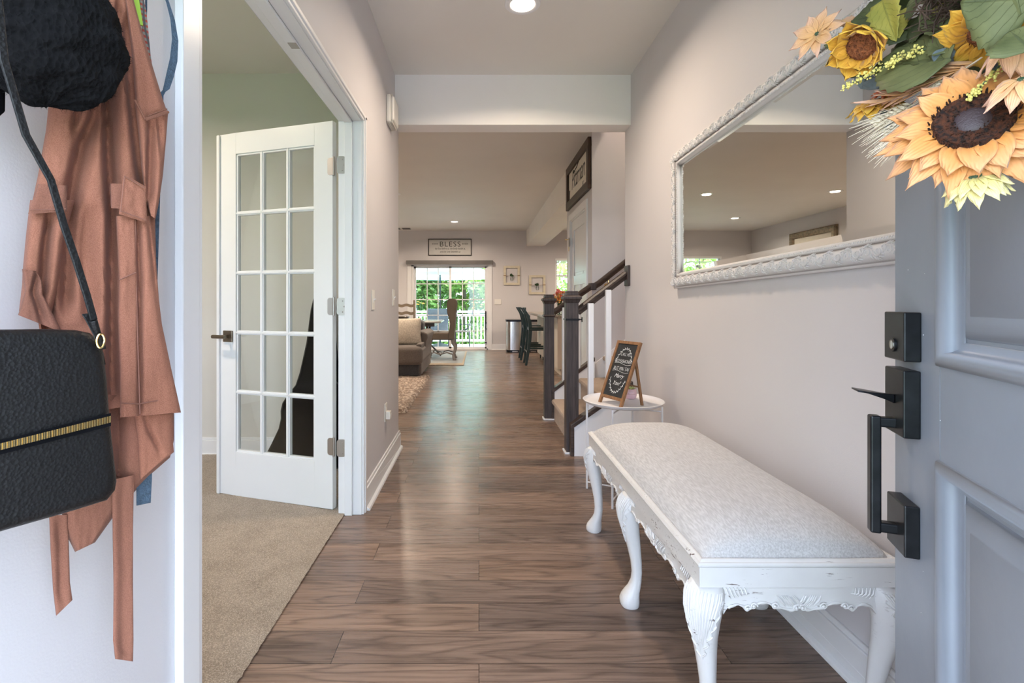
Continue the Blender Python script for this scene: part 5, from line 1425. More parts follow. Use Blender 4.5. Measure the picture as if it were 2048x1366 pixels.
# bar stools
def stool():
    t = thing('bar_stool', (0, 0, 0), 'dark green wooden counter stool, nearer of the two at the kitchen island', 'bar stool', 'green counter stools')
    for s in (-1, 1):
        y = s*.20
        pts = [(.035, y, 0), (.075, y, .25), (.10, y, .45), (.11, y, .62), (.10, y, .75), (.06, y, .88), (-.015, y, 1.0)]
        mb = MB(); pr = []
        for i, p in enumerate(pts):
            w = [.018, .022, .026, .028, .026, .022, .018][i]; p = Vector(p)
            pr.append([p + Vector((-w*1.1, -.014, 0)), p + Vector((w*1.1, -.014, 0)), p + Vector((w*1.1, .014, 0)), p + Vector((-w*1.1, .014, 0))])
        mb.loft(pr); mb.build('rear_leg', M_GREENCH, t, bevel=.004)
        mb = MB(); mb.loft([[Vector((.46+a, y+b, z)) for a, b in ((-.018, -.018), (.018, -.018), (.018, .018), (-.018, .018))] for z in (0, .60)]); mb.build('leg', M_GREENCH, t, smooth=False, bevel=.003)
    m = MB(); m.box(.09, .49, -.225, .225, .60, .66); m.build('seat', M_GREENCH, t, smooth=False, bevel=.012, seg=3)
    m = MB()
    for x, z, h in ((.095, .82, .05), (.025, .945, .06)): m.box(x-.012, x+.012, -.19, .19, z, z+h)
    m.build('back_slat', M_GREENCH, t, smooth=False, bevel=.005)
    m = MB(); m.box(.05, .09, -.19, .19, .22, .25); m.box(.44, .47, -.19, .19, .18, .22)
    for s in (-1, 1): m.box(.07, .46, s*.20-.012, s*.20+.012, .28, .31)
    m.build('stretcher', M_GREENCH, t, smooth=False, bevel=.003)
    return t
s1 = stool(); s1.location = (.78, 8.86, 0)
s2 = copy_tree(s1); s2.location = (.755, 9.62, 0); s2['label'] = 'dark green wooden counter stool, farther of the two at the kitchen island'
# island
isl = thing('kitchen_island', (1.5, 8.7, 0), 'cream kitchen island with a speckled stone top, seen between the newel posts', 'kitchen island')
m = MB(); m.box(1.165, 2.2, 7.42, 10.0, .10, .865); m.box(1.22, 2.15, 7.47, 9.95, 0, .10); m.build('cabinet_body', M_ISLAND, isl, smooth=False, bevel=.003)
m = MB(); m.box(.95, 2.24, 7.37, 10.05, .865, .905); m.build('countertop', M_GRANITE, isl, smooth=False, bevel=.006)
va = thing('flower_vase', (1.215, 7.55, .905), 'clear vase of small orange and pink flowers on the kitchen island', 'vase of flowers')
VC = Vector((1.215, 7.55, .9055))
m = MB(); m.lathe([(.03, 0), (.045, .01), (.048, .07), (.03, .13), (.035, .16)], VC, 20); m.build('vase', M_CLEAR, va)
m = MB(); random.seed(4); heads = []
for k in range(38):
    a = random.uniform(0, 2*PI); r_ = random.uniform(.0, .11); h = .23 + .15*random.random() - r_*.3
    tip = VC + Vector((math.cos(a)*r_, math.sin(a)*r_, h)); heads.append(tip)
    m.tube([VC + Vector((math.cos(a)*.01, math.sin(a)*.01, .01)), VC + Vector((math.cos(a)*.015, math.sin(a)*.015, .14)), tip], .0022, 4)
m.build('stems', M_STEM, va)
for col_, part_ in (((.55, .12, .03), 0), ((.62, .14, .12), 1), ((.65, .35, .08), 2)):
    m = MB()
    for i, h in enumerate(heads):
        if i % 3 == part_:
            for q in range(4): m.ball(h + Vector((random.uniform(-.015,.015), random.uniform(-.015,.015), random.uniform(-.015,.015))), .013, 7, 5)
    m.build('blossoms', simple('blossom %d' % part_, col_, .8), va)

# ------------------------------------------------------------------ living room
# shag rug
m = MB(); random.seed(9)
def shag(u, v):
    x = -3.2 + 2.48*u; y = 4.95 + 2.38*v
    e = min(u*2.48, (1-u)*2.48, v*2.38, (1-v)*2.38)
    z = .012 + min(e/.03, 1)*.028 + .016*noise.noise(Vector((x*14, y*14, 0))) + .008*noise.noise(Vector((x*45, y*45, 5)))
    x += .022*noise.noise(Vector((y*16, x*4, 2)))*(1 if (u > .98 or u < .02) else 0); y += .02*noise.noise(Vector((x*16, 3, 2)))*(1 if (v < .02 or v > .98) else 0)
    return Vector((x, y, max(z, .002) if e > 1e-4 else .0015))
m.grid(shag, 200, 190)
tag(m.build('shag_rug', M_SHAG, normals=False), 'shaggy cream and brown rug in front of the sofa', 'rug')
m = MB(); m.box(-3.0, -.30, 8.90, 11.0, .001, .012)
rg_ = thing('area_rug', (-1.6, 9.8, 0), 'flat blue-grey rug with a sand border under the dining set', 'rug')
m.build('rug_field', M_RUG, rg_, smooth=False, bevel=.003)
m = MB(); m.box(-3.1, -.265, 8.66, 8.90, .001, .013); m.box(-.30, -.265, 8.90, 11.05, .001, .013); m.build('rug_border', M_RUGB, rg_, smooth=False, bevel=.003)

# sofa
so = thing('sofa', (-1.9, 7.7, 0), 'grey-brown upholstered sofa facing the hall, on the left beyond it', 'sofa')
def soft(name, x0, x1, y0, y1, z0, z1, mat_, parent, r=.05, seg=4, **kw):
    m = MB(); m.box(x0, x1, y0, y1, z0, z1); o = m.build(name, mat_, parent, smooth=True, bevel=r, seg=seg, ang=60, **kw); return o
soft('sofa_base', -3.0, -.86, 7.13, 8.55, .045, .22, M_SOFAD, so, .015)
soft('seat_cushion', -1.90, -.80, 7.07, 8.3, .20, .465, M_SOFA, so, .075, 6)
soft('seat_cushion', -3.0, -1.91, 7.07, 8.3, .20, .465, M_SOFA, so, .075, 6)
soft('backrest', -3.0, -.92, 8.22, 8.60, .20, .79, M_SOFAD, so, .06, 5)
m = MB()   # rolled arm
ap = [(-1.06, .22), (-1.07, .50), (-1.02, .60), (-.94, .645), (-.84, .65), (-.78, .62), (-.775, .56), (-.80, .50), (-.82, .22)]
rg1 = [[Vector((x, y, z)) for x, z in ap] for y in (7.55, 8.55)]
m.loft(rg1); m.build('armrest', M_SOFA, so, bevel=.02, seg=3)
m = MB(); m.prism([(-1.045, .44), (-1.05, .50), (-1.005, .585), (-.95, .622), (-.87, .62), (-.87, .44)], lambda a, b, d: Vector((a, d, b)), 7.535, 7.56); m.build('arm_front', M_SOFAD, so, bevel=.008)
soft('side_panel', -.90, -.825, 7.16, 8.56, .05, .50, M_SOFA, so, .02)
m = MB()
for x in (-2.9, -.98):
    for y in (7.25, 8.4): m.box(x-.04, x+.04, y-.04, y+.04, 0, .05)
m.build('foot', M_INK, so, smooth=False)
def pillow(name, c, w, h, t, rotz, tilt, mat_, label, fr=0.0):
    M = Matrix.Translation(c) @ Matrix.Rotation(rotz, 4, 'Z') @ Matrix.Rotation(tilt, 4, 'X')
    mb = MB(); n = 22; fs = []
    for side in (1, -1):
        def fn(u, v):
            a, b = u*2-1, v*2-1
            k = (1-abs(a)**2.6)*(1-abs(b)**2.6); q = 1 - .06*(1-abs(a)**2) if abs(b) > .9 else 1
            return Vector((a*w/2*(1-.05*(1-b*b)*abs(a)**4), side*(t/2*max(k, 0)**.45 + fr*noise.noise(Vector((a*6, b*6, side)))), b*h/2*(1-.05*(1-a*a)*abs(b)**4)))
        mb.grid(fn, n, n, M)
    return tag(mb.build(name, mat_, None, ang=80), label, 'pillow')
pillow('throw_pillow', (-1.14, 7.50, .655), .56, .42, .18, R(12), R(-14), M_CREAM, 'cream knitted throw pillow on the sofa seat')
pillow('throw_pillow', (-1.09, 7.90, .665), .40, .34, .15, R(-30), R(-10), M_MAUVE, 'small mauve ruffled pillow behind the cream one', .01)

# wing chair
wc = thing('wing_chair', (-.62, 9.55, 0), 'tall taupe wingback dining chair with nailhead trim, side on at the table', 'chair')
def WCp(x, z, y): return Vector((x, y, z))
side = [(-.585, .41), (-.575, .50), (-.545, .62), (-.538, .70), (-.56, .80), (-.592, .90), (-.602, 1.0), (-.598, 1.09), (-.575, 1.145), (-.54, 1.165), (-.47, 1.16), (-.425, 1.14), (-.415, 1.08), (-.425, .95), (-.44, .75), (-.455, .58), (-.47, .41)]
for y in (9.30, 9.76):
    m = MB(); m.prism(side, lambda a, b, d: Vector((a, d, b)), y-.02, y+.02); w_ = m.build('wing', M_TAUPE, wc, bevel=.008)
    m = MB()
    for i in range(9):
        a, b = side[i], side[i+1]
        for k in range(4): u = k/4; m.ball(Vector((a[0]+(b[0]-a[0])*u+.010, y-.0215, a[1]+(b[1]-a[1])*u)), .0055, 6, 4)
    m.build('nailhead_trim', M_INK, w_)
m = MB(); m.prism([(-.52, .41), (-.50, .8), (-.50, 1.12), (-.47, 1.15), (-.425, 1.13), (-.43, .95), (-.455, .6), (-.47, .41)], lambda a, b, d: Vector((a, d, b)), 9.32, 9.74); m.build('backrest', M_TAUPE, wc, bevel=.01)
soft('seat', -.96, -.50, 9.29, 9.77, .39, .53, M_TAUPE, wc, .03)
def chair_leg(x, y, dirx):
    m = MB(); pts = [(x, y, .40), (x+dirx*.012, y, .33), (x+dirx*.055, y, .26), (x+dirx*.045, y, .17), (x+dirx*.02, y, .10), (x+dirx*.03, y, .05), (x+dirx*.05, y, .03), (x+dirx*.02, y, .0)]
    m.tube([Vector(p) for p in pts], [.032, .03, .028, .024, .024, .03, .034, .028], 10); m.build('leg', M_GREYW, wc)
for y in (9.34, 9.74): chair_leg(-.50, y, 1); chair_leg(-.92, y, -1)
m = MB()
for y in (9.34, 9.74): m.tube([Vector((-.90+.06*k, y, .14 + .018*math.sin(k*1.6))) for k in range(8)], .014, 8)
m.tube([(-.7, 9.34, .14), (-.7, 9.74, .14)], .014, 8); m.build('stretcher', M_GREYW, wc)

# dining table
dt = thing('dining_table', (-1.6, 9.95, 0), 'dark wood dining table with a pale top edge beyond the sofa', 'dining table')
m = MB(); m.box(-2.6, -.72, 9.45, 10.35, .70, .735); m.build('tabletop', simple('pale table top', (.42, .42, .40), .15), dt, smooth=False, bevel=.012)
m = MB(); m.box(-2.5, -.85, 9.55, 10.25, .63, .70); m.build('table_apron', M_DARKW, dt, smooth=False)
m = MB()
for x in (-2.2, -1.0):
    for s in (-1, 1): m.tube([(x, 9.9+s*.28, .03), (x, 9.9+s*.1, .35), (x, 9.9+s*.28, .63)], .022, 8)
    m.tube([(x-.25, 9.9, .04), (x, 9.9, .3), (x+.25, 9.9, .04)], .02, 8)
m.tube([(-2.2, 9.9, .34), (-1.0, 9.9, .34)], .02, 8)
m.build('trestle', M_DARKW, dt)
bw_ = MB(); bw_.lathe([(.05, 0), (.09, .01), (.15, .05), (.17, .085), (.16, .085), (.13, .045), (.001, .02)], (-1.50, 9.6, .736), 20)
tag(bw_.build('bowl', M_DARKW), 'dark brown bowl on the dining table behind the sofa', 'bowl')
# ladder back chair
lc = thing('ladderback_chair', (-1.7, 10.6, 0), 'tan ladderback chair at the far side of the dining table', 'chair')
for x in (-1.84, -1.40):
    m = MB(); m.box(x-.018, x+.018, 10.78, 10.815, 0, 1.14); m.build('rear_leg', M_TANW, lc, smooth=False, bevel=.004)
    m = MB(); m.box(x-.018, x+.018, 10.40, 10.435, 0, .44); m.build('leg', M_TANW, lc, smooth=False, bevel=.004)
for z in (.66, .83, .995):
    m = MB(); pl = [(-1.83 + .42*k/12, z + .012*math.sin(k/12*4*PI)) for k in range(13)] + [(-1.41 - .42*k/12, z+.06 + .012*math.sin((12-k)/12*4*PI)) for k in range(13)]
    m.prism(pl, lambda a, b, d: Vector((a, d, b)), 10.79, 10.805); m.build('slat', M_TANW, lc, smooth=False)
m = MB(); m.box(-1.86, -1.38, 10.40, 10.81, .44, .47); m.build('seat', M_TANW, lc, smooth=False, bevel=.008)

# ------------------------------------------------------------------ coats and bags by the door
GA = R(36); gP = Vector((-.50, .68, 0)); gd = Vector((math.sin(GA), math.cos(GA), 0)); gn = Vector((math.cos(GA), -math.sin(GA), 0))
def G(px, py, d=0.0, P0=gP, dn_=None):
    n = dn_ or gn
    P = P0 + n*d; r = Vector(((px-VX)/FPX, 1, -(py-VY)/FPX)); k = P.dot(n)/Vector((r.x, r.y, 0)).dot(n)
    return Vector((r.x*k, r.y*k, CH + r.z*k))
rack = thing('coat_rack', (WL, .70, 1.70), 'wooden hook rail above the coats on the left wall', 'coat rack')
m = MB(); m.box(WL, WL+.02, .30, .90, 1.70, 1.80); m.build('rack_board', M_TRIM, rack, smooth=False, bevel=.003)
m = MB()
for y in (.42, .57, .72, .86): m.tube([(WL+.02, y, 1.77), (WL+.06, y, 1.76), (WL+.075, y, 1.78)], .005, 8); m.tube([(WL+.02, y, 1.74), (WL+.05, y, 1.715), (WL+.065, y, 1.735)], .005, 8)
m.build('hook', M_NICKEL, rack)

coat = thing('coat', G(200, 830), 'rose-brown belted cotton trench coat hanging on the left wall', 'coat')
def panel(name, rows, creases, front, thick, m_, parent, nu=60, sub=10, amp=1.35, edge=.018, wr=.0012):
    """rows: (xL,yL,xR,yR) in picture units on the garment plane; creases: ([(x,y)..], width, depth)"""
    R_ = []
    for i in range(len(rows)-1):
        for k in range(sub):
            u = k/sub; R_.append(tuple(a+(b-a)*u for a, b in zip(rows[i], rows[i+1])))
    R_.append(rows[-1])
    def crease(x, y):
        d = 0
        for pl, w, dep in creases:
            if y < pl[0][1]-20 or y > pl[-1][1]+20: continue
            yy = min(max(y, pl[0][1]), pl[-1][1])
            for i in range(len(pl)-1):
                if pl[i][1] <= yy <= pl[i+1][1]:
                    u = (yy-pl[i][1])/max(1e-6, pl[i+1][1]-pl[i][1]); xc = pl[i][0]+(pl[i+1][0]-pl[i][0])*u; break
            fade = min(1, (y-pl[0][1]+20)/40, (pl[-1][1]+20-y)/40)
            q = (x-xc)/(w*1.35)
            # sharp on the left, soft on the right: cloth folding over itself
            d -= dep*fade*(math.exp(-(q*2.2)**2) if q < 0 else math.exp(-(q*.9)**2))
        return d
    rings = []
    for (xl, yl, xr, yr) in R_:
        fr, bk_ = [], []
        for k in range(nu+1):
            u = k/nu; x = xl+(xr-xl)*u; y = yl+(yr-yl)*u
            e = min(u, 1-u)*2; rnd_ = (1-(1-min(1, e*2.2))**2)**.5
            d = front + amp*crease(x, y)*min(1, e*6) - edge*(1-rnd_) + wr*3*noise.noise(Vector((x*.02, y*.012, 4))) + wr*noise.noise(Vector((x*.09, y*.05, 1)))
            fr.append(G(x, y, d)); 
        for k in range(nu, -1, -6):
            u = k/nu; x = xl+(xr-xl)*u; y = yl+(yr-yl)*u
            e = min(u, 1-u)*2
            bk_.append(G(x, y, front-edge-thick*(min(1, e*3)) - .001))
        rings.append(fr+bk_)
    mb = MB(); mb.loft(rings); return mb.build(name, m_, parent, ang=70)
C_main = [([(214,120),(214,300),(222,430),(222,800)], 13, .030), ([(196,150),(186,235),(160,290),(140,380),(128,620)], 16, .024),
          ([(168,160),(150,240),(148,262)], 10, .012), ([(250,40),(262,200),(276,330),(290,400)], 12, .018), ([(100,430),(84,540),(88,700)], 14, .026), ([(176,420),(168,500),(178,640)], 20, .014), ([(236,10),(232,100),(212,130)], 7, .012),
          ([(258,440),(270,600),(268,830)], 4, .006)]
panel('coat_body', [(140,-60,262,-60), (128,60,275,40), (112,150,303,140), (98,200,322,200), (92,260,318,260), (76,350,312,350), (60,425,310,425), (62,520,312,520), (70,600,318,600), (85,700,330,700), (100,835,345,800)], C_main, .012, .05, M_COAT, coat)
# right shoulder and sleeve fold
panel('sleeve', [(248,-20,262,-20), (262,90,292,90), (270,190,326,200), (270,215,336,228), (276,260,332,280), (282,330,326,350), (290,395,318,405), (300,430,311,438)], [([(300,240),(298,330),(296,400)], 8, .012), ([(316,236),(322,300)], 6, .008)], .026, .03, M_COAT, coat, nu=24)
m = MB(); m.tube([G(291,239,.031), G(312,232,.034), G(336,224,.026)], .0022, 6); m.tube([G(291,239,.031), G(270,200,.030)], .0014, 6); m.tube([G(296,232,.034), G(334,218,.028)], .0008, 4); m.build('cuff_seam', M_COATD, coat)
# left sleeve with turned cuff
panel('sleeve', [(60,400,150,400), (52,470,128,480), (45,545,118,560), (44,570,110,600), (38,622,100,640)], [([(96,430),(86,520),(80,600)], 9, .016)], .020, .03, M_COAT, coat, nu=24)
panel('cuff', [(44,538,72,542), (46,556,84,562), (50,580,86,590), (40,618,120,655), (36,630,122,664)], [([(74,545),(66,585),(86,650)], 8, .008)], .030, .012, M_COATD, coat, nu=20, edge=.006)
# belt and flap
panel('belt', [(76,368,134,371), (56,428,134,423)], [], .030, .008, M_COATD, coat, nu=16, edge=.004)
panel('belt', [(220,367,262,368), (222,416,262,419)], [], .026, .008, M_COATD, coat, nu=16, edge=.004)
panel('belt_loop', [(246,347,292,373), (244,380,293,405), (238,428,294,446)], [], .034, .006, M_COAT, coat, nu=16, edge=.003)
m = MB(); m.tube([G(248,352,.0365), G(289,376,.0365)], .0007, 4); m.tube([G(241,422,.0365), G(291,440,.0365)], .0007, 4); m.tube([G(249,352,.0365), G(241,424,.0365)], .0006, 4)
m.tube([G(271,440,.020), G(272,560,.020), G(276,700,.022), G(280,828,.024)], .0009, 5)
m.tube([G(60,420,.033), G(132,418,.033)], .0006, 4); m.build('stitching', M_STITCH, coat)
# front facing of the skirt, right
panel('coat_front', [(232,432,300,432), (236,520,312,520), (238,560,314,560), (236,640,322,640), (240,740,342,735), (240,835,362,825)], [([(274,440),(278,560),(278,835)], 5, .010), ([(300,450),(312,560),(334,700)], 8, .008)], .024, .02, M_COAT, coat, nu=36, edge=.010)
m = MB(); m.tube([G(243,806,.026), G(276,808,.026), G(352,795,.020)], .0009, 4); m.tube([G(238,560,.027), G(272,545,.027)], .0008, 4); m.build('hem_stitching', M_STITCH, coat)
# lining layers below
panel('coat_lining', [(110,780,348,800), (118,880,348,880), (120,960,340,915), (122,1010,300,950), (128,1060,240,1015), (150,1104,190,1085)], [([(232,800),(236,900),(236,990)], 10, .016), ([(290,830),(300,860),(320,920)], 6, .006)], -.004, .02, M_COATD, coat, nu=36)
panel('coat_lining', [(268,830,346,828), (276,880,346,885), (278,935,348,904), (280,960,298,944)], [([(290,840),(300,870),(318,900)], 5, .006)], .006, .012, M_COAT, coat, nu=24, edge=.008)
panel('belt_end', [(98,1030,136,1030), (101,1100,138,1100), (106,1180,140,1165), (112,1232,145,1200)], [([(118,1035),(122,1200)], 10, .003)], -.006, .004, M_COATD, coat, nu=14, edge=.003)
panel('belt_end', [(224,960,268,950), (225,1060,266,1060), (227,1180,266,1180), (226,1280,267,1280), (230,1318,266,1323)], [([(245,960),(247,1320)], 14, .003)], .004, .004, M_COATD, coat, nu=14, edge=.003)

# handbag
BA = R(24); bP = Vector((-.400, .575, 0)); bdv = Vector((math.sin(BA), math.cos(BA), 0)); bnv = Vector((math.cos(BA), -math.sin(BA), 0))
def B(px, py, d=0.0): return G(px, py, d, bP, bnv)
bag = thing('handbag', B(60, 1060), 'black pebbled leather crossbody bag with gold zipper hanging at the left', 'handbag')
bo_ = [(-150, 668), (-60, 659), (0, 659), (90, 658), (150, 660), (180, 666), (198, 682), (207, 705), (213, 760), (219, 838), (226, 900), (233, 962), (230, 980), (214, 1000), (150, 1020), (60, 1046), (0, 1063), (-150, 1106)]
def bag_shell(k, d): 
    c = (20, 860); return [B(c[0]+(x-c[0])*k, c[1]+(y-c[1])*k, d) for x, y in bo_]
m = MB(); m.loft([bag_shell(.90, .0), bag_shell(.965, -.001), bag_shell(.992, -.006), bag_shell(1.0, -.014), bag_shell(1.0, -.042), bag_shell(.98, -.054), bag_shell(.93, -.058)])
m.build('bag_body', M_LEATHER, bag, ang=70)
m = MB(); m.tube([B(-140, 676, -.02), B(-60, 667, -.02), B(0, 665, -.02), B(90, 664, -.02), B(150, 667, -.02), B(182, 676, -.02), B(201, 700, -.016), B(207, 730, -.012)], .0022, 6); m.build('piping', M_LEATHER, bag)
m = MB(); m.prism([(-150, 918), (222, 826), (222, 852), (-150, 948)], lambda a, b, d: B(a, b, d), .0, .0025); m.build('zipper_tape', M_BLACK, bag, smooth=False)
m = MB()
for k in range(74):
    u = k/73; x = -150+368*u; y = 931-92*u
    m.prism([(x, y-6.5), (x+3.8, y-7.4), (x+3.8, y+6.0), (x, y+6.8)], lambda a, b, d: B(a, b, d), .0022, .0034 + .0008*(k % 2))
m.build('zipper_teeth', M_GOLD, bag, smooth=False)
m = MB()
stp = [(-12, -60), (6, 120), (50, 270), (100, 360), (126, 450), (150, 520), (172, 590), (186, 640)]
sl = [B(x, y, .012) for x, y in stp]
rings = []
for i, p in enumerate(sl):
    t = (sl[min(i+1, len(sl)-1)] - sl[max(i-1, 0)]).normalized(); s_ = t.cross(bnv).normalized()*.0034
    rings.append([p - s_, p + s_, p + s_ + bnv*.0028, p - s_ + bnv*.0028])
m.loft(rings); m.tube([B(186, 640, .012), B(194, 668, .006)], .004, 8); m.build('strap', M_LEATHER, bag, bevel=.0008)
m = MB(); m.loft([[B(x-9, y, .002), B(x+9, y-2, .002), B(x+9, y-2, .010), B(x-9, y, .010)] for x, y in ((172, 628), (182, 645), (196, 672), (204, 700))]); m.build('strap_tab', M_LEATHER, bag, bevel=.001)
m = MB(); cc = B(201, 682, .012); m.tube([cc + gd*.0035*math.cos(2*PI*k/20) + Vector((0,0,.0075*math.sin(2*PI*k/20))) for k in range(20)], .0011, 6, loop=True); m.build('ring', M_GOLD, bag)

# beanie
KC = B(92, 62, -.075)
def beanie_fn(u, v):
    th = PI*v; ph = 2*PI*u
    x, y, z = math.sin(th)*math.cos(ph), math.sin(th)*math.sin(ph), math.cos(th)
    f = 1 + .10*noise.noise(Vector((x*1.6, y*1.6, z*1.6+3))) + .035*noise.noise(Vector((x*4, y*4, z*4)))
    # knitted cords spiralling over the hat, and two slumped folds
    f += .020*math.sin(ph*9 + z*4 + 1.2*math.sin(z*16)) + .008*math.sin(ph*40 + 2*math.sin(z*30)) - .07*math.exp(-((z-.05-.25*x)*7)**2) - .05*math.exp(-((z+.45-.15*x)*8)**2)
    p = KC + gd*(x*.077*f) + gn*(y*.055*f) + Vector((0, 0, z*.082*f))
    return p
m = MB(); m.grid(beanie_fn, 180, 110)
bn = m.build('beanie', M_KNIT, ang=180)
tag(bn, 'black chunky knit beanie hanging over the coat at the upper left', 'hat')
mb = MB(); random.seed(6)
for k in range(5200):
    u, v = random.random(), math.acos(random.uniform(-1, 1))/PI
    p = beanie_fn(u, v); o_ = (p-KC).normalized(); t_ = Vector((random.gauss(0,1), random.gauss(0,1), random.gauss(0,1))).normalized()
    q = p + o_*random.uniform(.001, .0045) + t_*.003; mb.add([p-t_*.0004, p+t_*.0004, q], [(0, 1, 2)])
fz = mb.build('wool_fuzz', M_KNIT, bn, normals=False); fz['kind'] = 'stuff'
m = MB()
m.loft([[B(x, y, d) for x, y in ((-60, a), (8, a), (12, b), (10, c), (2, e), (-60, e))] for d, (a, b, c, e) in ((-.10, (60, 100, 222, 234)), (-.13, (60, 100, 222, 234)))])
tag(m.build('dark_pouch', M_BLACK, bevel=.006), 'corner of a dark fabric pouch behind the strap at the left edge', 'pouch')

# blue lanyard, plaid lead, behind the coat
def flat_strap(name, pts, w, d, m_, label, cat, thick=.0012):
    mb = MB(); ps = [G(x, y, dd) for x, y, dd in pts]; rings = []
    for i, p in enumerate(ps):
        t = (ps[min(i+1, len(ps)-1)] - ps[max(i-1, 0)]).normalized(); s_ = t.cross(gn).normalized()
        ww = w[i] if isinstance(w, list) else w
        rings.append([p - s_*ww, p + s_*ww, p + s_*ww + gn*thick, p - s_*ww + gn*thick])
    mb.loft(rings); o = mb.build(name, m_, None); return tag(o, label, cat)
flat_strap('lanyard', [(300,-70,-.01), (322,-30,-.01), (335,5,-.01), (345,40,-.01), (350,80,-.01), (347,120,-.01), (340,150,-.01), (333,175,-.01), (328,182,-.01), (322,190,-.012), (316,320,-.03), (300,700,-.05), (290,900,-.03), (288,960,-.018), (287,1008,-.012)],
           [.0015, .0018, .002, .003, .0042, .005, .005, .004, .002, .003, .004, .007, .009, .010, .009], 0, M_BLUESTRAP, 'blue webbing lanyard looping out beside the coat', 'lanyard')
flat_strap('cord', [(292,-60,-.015), (292,20,-.015), (290,60,-.015), (296,110,-.02), (306,170,-.03)], .0012, 0, M_BLUESTRAP, 'thin blue cord running beside the coat shoulder', 'cord')
def plaid_mat():
    m, nt, b = new_mat('red plaid webbing')
    w = N(nt, 'ShaderNodeTexWave'); w.inputs['Scale'].default_value = 45; w.bands_direction = 'Z'; L(nt, pos(nt), w.inputs[0])
    w2 = N(nt, 'ShaderNodeTexWave'); w2.inputs['Scale'].default_value = 90; w2.bands_direction = 'X'; L(nt, pos(nt), w2.inputs[0])
    L(nt, mixc(nt, w2.outputs[1], ramp(nt, w.outputs[1], [(.3, (.30, .04, .02)), (.6, (.20, .18, .15))]), (.05, .05, .05)), b.inputs['Base Color']); b.inputs['Roughness'].default_value = .9; return m
flat_strap('dog_lead', [(272,-60,.0), (280,0,.0), (286,30,.0), (290,60,-.002), (296,110,-.010), (304,150,-.02)], [.005, .005, .0045, .004, .003, .002], 0, plaid_mat(), 'red plaid webbing lead beside the coat shoulder', 'lead')
flat_strap('green_tag', [(262,-50,.004), (266,0,.004), (270,25,.004), (274,50,.004)], .0062, 0, simple('lime plastic', (.28, .42, .05), .4), 'lime green tag hanging beside the coat shoulder', 'tag', .004)

# ------------------------------------------------------------------ outside the patio door and the front door
m = MB(); m.box(-40, 40, 11.66, 60, -1.6, -1.2); m.box(-40, -1.0, -30, -.21, -.5, -.25); m.box(-1.0, 3.0, -30, -9, -.5, -.25); m.box(3.0, 40, -30, -.21, -.5, -.25)
LAWN = simple('lawn green', (.10, .20, .045), .95, noise_scale=8, noise_amt=.5)
struct(m.build('ground', LAWN, smooth=False), 'lawn outside the house', 'ground')
m = MB(); m.box(-4, 4, 11.66, 14.1, -.14, -.09)
struct(m.build('deck', simple('pale deck boards', (.52, .50, .47), .7, noise_scale=3, noise_amt=.1, scale=(1, 12, 1)), smooth=False), 'pale grey deck behind the patio door', 'deck')
m = MB(); m.box(-2, 2, -2.2, -.21, -.24, -.10)
m.box(-1, 3.0, -9, -2.2, -.5, -.25)  # unseen paving, added to cut the lawn's green bounce into the hall
struct(m.build('porch', simple('porch concrete', (.46, .46, .45), .9), smooth=False), 'concrete porch in front of the entrance, with added unseen paving', 'porch')
dr_ = thing('deck_railing', (0, 13.95, -.09), 'white deck railing with slim balusters behind the patio chairs', 'railing')
m = MB(); m.box(-4, 4, 13.91, 13.99, .80, .86); m.box(-4, 4, 13.93, 13.97, .70, .76); m.box(-4, 4, 13.93, 13.97, 0, .06); m.build('rail', M_TRIM, dr_, smooth=False)
for k in range(56):
    x = -3.3 + .105*k; m = MB(); m.box(x-.018, x+.018, 13.935, 13.965, .05, .72); m.build('baluster', M_TRIM, dr_, smooth=False)
for x in (-3.9, -1.8, .4, 2.6): m = MB(); m.box(x-.05, x+.05, 13.90, 14.0, -.09, .92); m.build('post', M_TRIM, dr_, smooth=False)
M_SLING = simple('grey sling mesh', (.10, .105, .12), .7, noise_scale=60, noise_amt=.3)
pc = thing('patio_chair', (-1.05, 12.75, -.09), 'grey sling patio chair seen from behind through the glass', 'chair')
m = MB(); m.box(-1.33, -.78, 12.66, 12.69, .28, .93); m.build('backrest', M_SLING, pc, smooth=False, bevel=.02)
m = MB(); m.box(-1.33, -.78, 12.69, 13.15, .30, .34); m.build('seat', M_SLING, pc, smooth=False, bevel=.01)
for x in (-1.34, -.77):
    for y in (12.68, 13.14): m = MB(); m.tube([(x, y, -.09), (x, y, .36)], .015, 8); m.build('leg', M_BLACKMET, pc)
pc2 = thing('patio_chair', (-.25, 12.9, -.09), 'slim metal patio armchair to the right of the wing chair, outside', 'chair')
m = MB(); m.tube([(-.16, 12.9, .88), (-.20, 12.9, .65), (-.28, 12.9, .42), (-.42, 12.9, .33), (-.62, 12.9, .32)], .012, 8); m.tube([(-.20, 12.9, .5), (-.28, 12.9, .52), (-.5, 12.9, .52)], .012, 8)
m.tube([(-.16, 13.4, .88), (-.20, 13.4, .65), (-.28, 13.4, .42), (-.42, 13.4, .33), (-.62, 13.4, .32)], .012, 8)
m.build('chair_frame', M_BLACKMET, pc2)
m = MB(); m.box(-.64, -.26, 12.92, 13.38, .32, .34); m.build('seat', M_SLING, pc2, smooth=False)
for x in (-.62, -.25):
    for y in (12.92, 13.38): m = MB(); m.tube([(x, y, -.09), (x, y, .34)], .012, 8); m.build('leg', M_BLACKMET, pc2)
um = thing('patio_umbrella', (-1.03, 13.25, -.09), 'white and aqua patio umbrella open over the deck', 'umbrella')
m = MB(); m.tube([(-1.03, 13.25, -.09), (-1.03, 13.25, 2.35)], .022, 10); m.build('pole', M_BLACKMET, um)
m = MB(); m.lathe([(.28, 0), (.28, .04), (.05, .10), (.03, .12)], (-1.03, 13.25, -.09), 20); m.build('base', M_BLACKMET, um)
